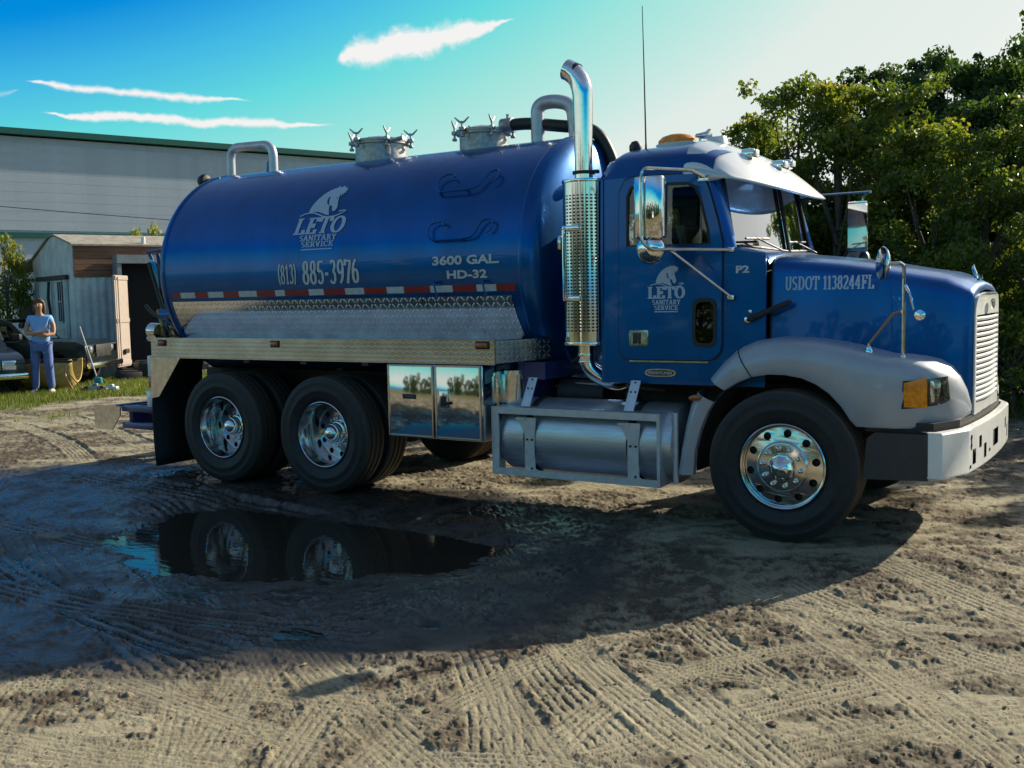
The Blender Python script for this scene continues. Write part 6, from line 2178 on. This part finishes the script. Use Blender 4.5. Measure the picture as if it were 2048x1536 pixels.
# ================================================================== person
M_skin = mat('skin', (.42, .22, .14), .55, noise=.06, nscale=8)
M_shirt = mat('blue_tee_shirt', (.20, .42, .78), .85, noise=.06, nscale=6, bump=.15, bscale=18)
M_jean = mat('faded_jeans', (.10, .16, .36), .9, noise=.14, nscale=9, bump=.15, bscale=25)
M_hair = mat('brown_hair', (.10, .048, .022), .6, noise=.3, nscale=40, bump=.3, bscale=60)
M_shoe = mat('pale_shoes', (.62, .60, .54), .7, noise=.1)
P = empty('person', (-16.44, 4.01, .01), R(42))
tag(P, 'man with long brown hair, arms crossed, in blue tee shirt and jeans', 'person')
S = 1.02
V = [(0, .02, .97), (0, .03, 1.12), (0, .02, 1.30), (0, .03, 1.44), (0, .015, 1.53), (0, -.005, 1.60),   # 0-5 spine, neck
     (0, -.005, 1.68), (0, -.01, 1.76),                                                                      # 6,7 head
     (-.17, .03, 1.45), (-.235, .02, 1.32), (-.25, -.03, 1.17), (-.12, -.16, 1.17), (.06, -.205, 1.185), (.13, -.19, 1.20),  # right arm 8-13
     (.17, .03, 1.45), (.235, .02, 1.32), (.25, -.03, 1.15), (.12, -.17, 1.13), (-.03, -.165, 1.15), (-.12, -.13, 1.18),      # left arm 14-19
     (-.10, .02, .92), (-.13, .0, .52), (-.15, .03, .10), (-.16, -.10, .04),                                 # right leg 20-23
     (.10, .02, .92), (.13, -.01, .52), (.15, .03, .10), (.17, -.10, .04)]                                   # left leg 24-27
V = [(x * S, y * S, z * S) for x, y, z in V]
E_ = [(0, 1), (1, 2), (2, 3), (3, 4), (4, 5), (5, 6), (6, 7), (3, 8), (8, 9), (9, 10), (10, 11), (11, 12), (12, 13), (3, 14), (14, 15), (15, 16), (16, 17), (17, 18), (18, 19),
      (0, 20), (20, 21), (21, 22), (22, 23), (0, 24), (24, 25), (25, 26), (26, 27)]
rad = [(.15, .10), (.14, .10), (.155, .11), (.13, .09), (.058, .058), (.055, .06), (.088, .10), (.070, .082),
       .062, .050, .043, .040, .030, .034, .062, .050, .043, .040, .030, .034, .085, .058, .042, .038, .085, .058, .042, .038]
skin_mesh('body', V, E_, rad, M_skin, P, 2)
sv = V[0:5] + V[8:10] + V[14:16]
sv[4] = (0, .025, 1.51 * S)
sv[5 + 1] = tuple(np.array(V[8]) * .15 + np.array(V[9]) * .85); sv[8] = tuple(np.array(V[14]) * .15 + np.array(V[15]) * .85)
sv[0] = (0, .02, .93 * S)
skin_mesh('shirt', sv, [(0, 1), (1, 2), (2, 3), (3, 4), (3, 5), (5, 6), (3, 7), (7, 8)], [(.19, .135), (.18, .13), (.19, .14), (.155, .11), (.068, .065), .082, .075, .082, .075], M_shirt, P, 2)
tv = [V[0], V[20], V[21], tuple(np.array(V[22]) + np.array((0, 0, -.02))), V[24], V[25], tuple(np.array(V[26]) + np.array((0, 0, -.02)))]
skin_mesh('trousers', tv, [(0, 1), (1, 2), (2, 3), (0, 4), (4, 5), (5, 6)], [(.172, .122), .112, .085, .075, .112, .085, .075], M_jean, P, 2)
for s, i in ((-1, 23), (1, 27)):
    x, y, z = V[i]
    skin_mesh('shoe', [(x, y + .14, .05), (x, y + .03, .055), (x + s * .01, y - .09, .035)], [(0, 1), (1, 2)], [.050, .055, .042], M_shoe, P, 2)
# hair: crown cap and long locks behind and beside the face
hv = [(0, .03, 1.80 * S), (0, .07, 1.74 * S), (0, .085, 1.64 * S), (0, .08, 1.54 * S), (-.075, .02, 1.74 * S), (-.085, .03, 1.62 * S), (-.075, .03, 1.53 * S), (.075, .02, 1.74 * S), (.085, .03, 1.62 * S), (.075, .03, 1.53 * S), (0, -.045, 1.825 * S)]
skin_mesh('hair', hv, [(0, 1), (1, 2), (2, 3), (0, 4), (4, 5), (5, 6), (0, 7), (7, 8), (8, 9), (0, 10)], [(.085, .07), (.085, .07), (.07, .06), .05, .045, .042, .028, .045, .042, .028, .05], M_hair, P, 2)
b = MB()
b.lathe([(.001, 0), (.013, .006), (.016, .022), (.010, .045), (.001, .055)], (0, -.100, 1.675 * S), (0, .25, 1), 10)
b.build('nose', M_skin, P)
for s in (-1, 1):
    b = MB(); b.lathe([(.001, 0), (.012, .003), (.001, .006)], (s * .034, -.098, 1.725 * S), (0, -1, 0), 10); b.build('eye', M_black, P)
    b = MB(); b.box((s * .034 - .018, -.106, 1.742 * S), (s * .034 + .018, -.098, 1.749 * S), .002); b.build('eyebrow', M_hair, P)
b = MB(); b.box((-.024, -.103, 1.640 * S), (.024, -.094, 1.650 * S), .003); b.build('mouth', M_redtape, P)
# fingers folded over the upper arms
for (hx, hy, hz, s) in ((.15, -.185, 1.205, 1), (-.14, -.115, 1.185, -1)):
    for k in range(4):
        z = (hz + .030 - k * .020) * S
        L = (.060, .068, .064, .050)[k]
        skin_mesh('finger', [(hx * S, hy * S, z), (hx * S + s * L * .5, hy * S - .004, z - .002), (hx * S + s * L, hy * S + .018, z - .006)], [(0, 1), (1, 2)], [.011, .0095, .008], M_skin, P, 1)
    skin_mesh('thumb', [(hx * S - s * .02, hy * S - .01, hz * S + .02), (hx * S + s * .005, hy * S - .028, hz * S + .045), (hx * S + s * .03, hy * S - .030, hz * S + .055)], [(0, 1), (1, 2)], [.013, .011, .009], M_skin, P, 1)

# ================================================================== parked vehicles at the left
M_carp = mat('dark_green_car_paint', (.004, .009, .010), .3, .1, .5, noise=.1, nscale=4, dirt=(.03, .03, .03), dirt_amt=.2)
M_carg = glass_mat('car_glass', (.10, .13, .13), 1.2)
M_cream = mat('mustard_drum_paint', (.50, .36, .10), .6, noise=.2, nscale=6, dirt=(.12, .06, .03), dirt_amt=.6)
rv = Vector((.8421, .5390, 0)).normalized()
fv = Vector((rv.y, -rv.x, 0))      # towards the camera


def build_pickup():
    e = empty('pickup_truck')
    Mx = Matrix(((rv.x, fv.x, 0, -16.62), (rv.y, fv.y, 0, 5.15), (0, 0, 1, 0), (0, 0, 0, 1)))
    e.matrix_world = Mx
    tag(e, 'old dark green pickup parked behind the man, nose to the right', 'pickup')
    # local x: towards the image right (front of the car at x = 0), y: towards the camera
    Wd = 1.70
    b = MB()
    lo = [(-4.6, .42), (-4.6, .98), (-2.85, 1.00), (-1.30, 1.02), (-.25, .98), (-.04, .90), (0, .62), (-.02, .42), (-.32, .40)]
    arch = [(-.36 - .39 * (1 - math.cos(R(a))), .40 + .38 * math.sin(R(a))) for a in (20, 50, 90, 130, 160)]
    lo2 = lo + [(-.33, .45)] + [(-.72 + .40 * math.cos(R(a)), .38 + .40 * math.sin(R(a))) for a in (15, 45, 75, 105, 135, 165)] + [(-1.15, .40), (-3.0, .40)] + [(-3.40 + .40 * math.cos(R(a)), .38 + .40 * math.sin(R(a))) for a in (15, 45, 75, 105, 135, 165)] + [(-3.82, .42)]
    b.plate([lo2], lambda u, v, d: (u, -Wd + d, v), Wd)
    b.build('body', M_carp, e, smooth=25, bevel=.03)
    b = MB()
    roofp = [(-2.80, 1.0), (-2.70, 1.40), (-2.55, 1.46), (-1.75, 1.46), (-1.58, 1.40), (-1.22, 1.02)]
    b.plate([roofp, [(-2.66, 1.05), (-2.60, 1.36), (-1.66, 1.37), (-1.36, 1.05)]], lambda u, v, d: (u, -.10 - d, v), .05)
    b.plate([roofp, [(-2.66, 1.05), (-2.60, 1.36), (-1.66, 1.37), (-1.36, 1.05)]], lambda u, v, d: (u, -1.55 - d, v), .05)
    b.add([(-2.55, -.12, 1.455), (-1.75, -.12, 1.455), (-1.75, -1.58, 1.455), (-2.55, -1.58, 1.455)], [(0, 1, 2, 3)])
    b.build('cab', M_carp, e, smooth=25)
    b = MB(); b.plate([[(-2.66, 1.05), (-2.60, 1.36), (-1.66, 1.37), (-1.36, 1.05)]], lambda u, v, d: (u, -.13, v), 0); b.build('side_window', M_carg, e, smooth=0)
    b = MB(); b.add([(-1.60, -.14, 1.39), (-1.24, -.14, 1.03), (-1.24, -1.56, 1.03), (-1.60, -1.56, 1.39)], [(0, 1, 2, 3)]); b.build('windshield', M_carg, e, smooth=0)
    b = MB(); b.box((-2.1, -.6, 1.15), (-1.9, -.3, 1.32), .04); b.box((-2.1, -1.3, 1.15), (-1.9, -1.0, 1.32), .04); b.build('headrest', M_seat, e)
    for x in (-.72, -3.40):
        for y in (-.13, -1.58):
            w = empty('wheel', (x, y, .33)); w.parent = e
            b = MB(); b.lathe([(.18, -.09), (.27, -.10), (.32, -.07), (.33, 0), (.32, .07), (.27, .10), (.18, .09)], (0, 0, 0), (0, 1, 0), 30); b.build('tyre', M_rubber, w)
            b = MB(); b.lathe([(.19, .08), (.17, .05), (.08, .05), (.05, .08), (.001, .085)], (0, 0, 0), (0, 1 if y > -1 else -1, 0), 24); b.build('rim', M_chrome_dull, w)
    b = MB(); b.box((-.05, -.42, .72), (.02, -.14, .88), .02); b.build('headlight', M_chrome, e)
    b = MB(); b.box((-.05, -1.56, .72), (.02, -1.28, .88), .02); b.build('headlight', M_chrome, e)
    b = MB(); b.box((-.03, -1.25, .64), (.015, -.45, .90), .01); b.build('grille', M_black, e)
    b = MB(); b.box((-.02, -1.72, .42), (.10, .02, .54), .03); b.build('bumper', M_chrome_dull, e)
    b = MB(); b.box((-4.4, .002, .62), (-.1, .012, .65)); b.build('trim_strip', M_chrome_dull, e, smooth=0)
    b = MB(); b.box((-1.45, .01, 1.05), (-1.30, .14, 1.17), .02); b.build('door_mirror', M_black, e)


build_pickup()
# second car: only its front corner shows at the left edge
e = empty('parked_car')
az = R(-20)
fx, fy = math.cos(az), math.sin(az)
e.matrix_world = Matrix(((fx, -fy, 0, -16.72), (fy, fx, 0, 3.02), (0, 0, 1, 0), (0, 0, 0, 1)))
tag(e, 'black car with chrome grille cut off by the left edge of the picture', 'car')
b = MB()
b.plate([[(-4.4, .35), (-4.4, .85), (-3.9, .95), (-1.3, .92), (-.25, .80), (-.02, .70), (0, .40), (-.1, .30), (-.45, .30)] + [(-.85 + .36 * math.cos(R(a)), .32 + .36 * math.sin(R(a))) for a in (15, 50, 90, 130, 165)] + [(-1.3, .30), (-3.1, .30)] + [(-3.5 + .36 * math.cos(R(a)), .32 + .36 * math.sin(R(a))) for a in (15, 50, 90, 130, 165)] + [(-3.95, .35)]], lambda u, v, d: (u, -1.0 + d, v), 1.72)
b.build('body', M_carp, e, smooth=25, bevel=.03)
b = MB(); b.rows([[(-3.6, y, .94), (-3.2, y * .85 - .02, 1.32), (-1.95, y * .85 - .02, 1.32), (-1.25, y, .92)] for y in (-.95, .66)], caps=False)
b.plate([[(-3.6, .94), (-3.2, 1.32), (-1.95, 1.32), (-1.25, .92)]], lambda u, v, d: (u, .66, v), 0); b.build('greenhouse', M_carg, e, smooth=0)
for y in (.42, -.76):
    b = MB(); b.box((-.06, y - .13, .52), (.012, y + .13, .70), .02); hl = b.build('headlight', M_chrome, e)
    b = MB(); b.box((.013, y - .10, .545), (.022, y + .10, .675), .01); b.build('lens', M_whitetape, hl)
b = MB()
for k in range(5):
    b.box((-.02, -.60, .53 + k * .035), (.02, .26, .548 + k * .035), .003)
b.build('grille_bar', M_chrome, e)
b = MB(); b.box((-.05, -1.0, .34), (.12, .74, .46), .03); b.build('bumper', M_chrome, e)
for x in (-.85, -3.5):
    for y in (.62, -.90):
        b = MB(); b.lathe([(.17, -.09), (.25, -.10), (.30, -.07), (.31, 0), (.30, .07), (.25, .10), (.17, .09)], (x, y, .31), (0, 1, 0), 28); w = b.build('wheel', M_rubber, e)
        b = MB(); b.lathe([(.18, .06), (.08, .05), (.001, .07)], (x, y, .31), (0, 1 if y > 0 else -1, 0), 20); b.build('rim', M_chrome_dull, w)

# mustard trough with a dark liner, in front of the pickup
tr = empty('trough', (-16.62, 4.72, 0))
tr.matrix_world = Matrix(((rv.x, fv.x, 0, -16.62), (rv.y, fv.y, 0, 4.72), (0, 0, 1, 0), (0, 0, 0, 1)))
tag(tr, 'mustard coloured open trough lying beside the man', 'trough')
b = MB()
sec = []
for k in range(13):
    a = R(180 + 15 * k)
    sec.append([(-.85 - .03 * math.cos(a), .30 * math.cos(a), .62 + .56 * math.sin(a)), (.02, .30 * math.cos(a), .62 + .56 * math.sin(a)), (.17 - .0 * k, .26 * math.cos(a), .66 + .45 * math.sin(a))])
b.rows(sec); b.build('shell', M_cream, tr, smooth=50, solid=.02)
b = MB(); b.box((-.88, .28, .60), (.20, .315, .64)); b.box((-.88, -.315, .60), (.20, -.28, .64)); b.build('rim', M_black, tr)
b = MB(); b.tube([(.02, .29, .60), (.06, .31, .30), (.22, .35, .02)], .012, 6); b.tube([(.12, .28, .36), (.40, .3, .02)], .012, 6); b.build('leg', M_bronze, tr)
# broom leaning on the shed
b = MB()
at = lambda r_, u_, d_: Vector((-15.72, 4.60, 0)) + rv * r_ + Vector((0, 0, u_)) - fv * d_
b.cyl(at(-.38, 1.30, .45), at(.10, .34, -.05), .014, n=8)
br = b.build('broom', mat('grey_wood', (.42, .40, .36), .7), None)
tag(br, 'pale broom handle leaning towards the shed, teal head down', 'broom')
b = MB(); b.box((-.10, -.03, -.10), (.10, .03, .02), .015); o = b.build('broom_head', mat('teal_bristles', (.03, .26, .30), .8), br); o.location = at(.14, .30, -.07)
# scrap on the ground beside the broom
g = random.Random(4)
for k, (r_, d_, sz, m_) in enumerate([(.02, .1, .13, M_alu), (.22, -.05, .10, M_plastic), (-.15, .05, .09, M_black), (.34, .12, .11, M_galv)]):
    b = MB(); b.box((-sz, -sz * .6, 0), (sz, sz * .6, sz * 1.1), .02)
    b.box((-sz * .5, -sz * .4, sz * 1.1), (sz * .3, sz * .3, sz * 1.5), .02)
    o = b.build('scrap_piece', m_, None)
    o.location = at(r_, 0, d_); o.rotation_euler = (0, 0, g.uniform(0, 3))
    tag(o, ('grey metal scrap below the broom handle', 'dark plastic scrap at the foot of the broom', 'black scrap between the trough and the broom', 'pale scrap piece right of the broom head')[k], 'scrap', 'scrap lying by the broom')
# loose clods of dried mud lying on the yard
g = np.random.default_rng(12)
cl = []
for k in range(2600):
    r_ = 3.0 * math.exp(g.random() * 1.5); a = R(g.uniform(88, 156))
    cl.append((CAM[0] + r_ * math.cos(a), CAM[1] + r_ * math.sin(a), g.uniform(.004, .014) * (2.2 if g.random() < .03 else 1)))
X = np.array([c_[0] for c_ in cl]); Y = np.array([c_[1] for c_ in cl])
H = height(X, Y)
b = MB()
ico = [(0, 0, 1), (.9, 0, .3), (.28, .85, .3), (-.72, .5, .3), (-.72, -.5, .3), (.28, -.85, .3), (0, 0, -.6)]
icf = [(0, 1, 2), (0, 2, 3), (0, 3, 4), (0, 4, 5), (0, 5, 1), (6, 2, 1), (6, 3, 2), (6, 4, 3), (6, 5, 4), (6, 1, 5)]
for (x, y, s), h, w in zip(cl, H[0], H[1]):
    if w > .5: continue
    a = g.uniform(0, 6.28); ca, sa = math.cos(a), math.sin(a)
    b.add([(x + s * (p[0] * ca - p[1] * sa) * g.uniform(.7, 1.3), y + s * (p[0] * sa + p[1] * ca) * g.uniform(.7, 1.3), h + s * .5 * (p[2] + .3)) for p in ico], icf)
o = b.build('mud_clods', mat('dried_mud', (.20, .155, .10), .95, noise=.35, nscale=3), None, smooth=0)
tag(o, 'small clods of dried mud scattered over the yard', 'clods', kind='stuff')

# unseen white van, added to put a bright reflection in the hood and tool box
e = empty('reflection_van', (-1.6, -23.5, 0), 0)
tag(e, 'white panel van added unseen behind the photographer for its bright reflection', 'van')
b = MB()
b.plate([[(-1.0, .35), (1.0, .35), (1.0, 1.55), (.88, 2.15), (.75, 2.25), (-.75, 2.25), (-.88, 2.15), (-1.0, 1.55)]], lambda u, v, d: (u, -d, v), 4.6)
b.build('body', M_white, e, smooth=25, bevel=.04)
for x in (-.42, .42):
    b = MB(); b.box((x - .34, .004, 1.45), (x + .34, .012, 2.0), .004); b.build('rear_window', M_carg, e)
b = MB(); b.box((-.95, .004, .35), (.95, .10, .50), .02); b.build('bumper', M_plastic, e)
for x in (-.88, .88):
    b = MB(); b.box((x - .06, .004, .75), (x + .06, .03, 1.15), .01); b.build('tail_lamp', M_red, e)
for x in (-.9, .9):
    for y in (-.8, -3.7):
        b = MB(); b.lathe([(.17, -.09), (.27, -.10), (.32, -.07), (.33, 0), (.32, .07), (.27, .10), (.17, .09)], (x, y, .33), (1, 0, 0), 24); b.build('wheel', M_rubber, e)
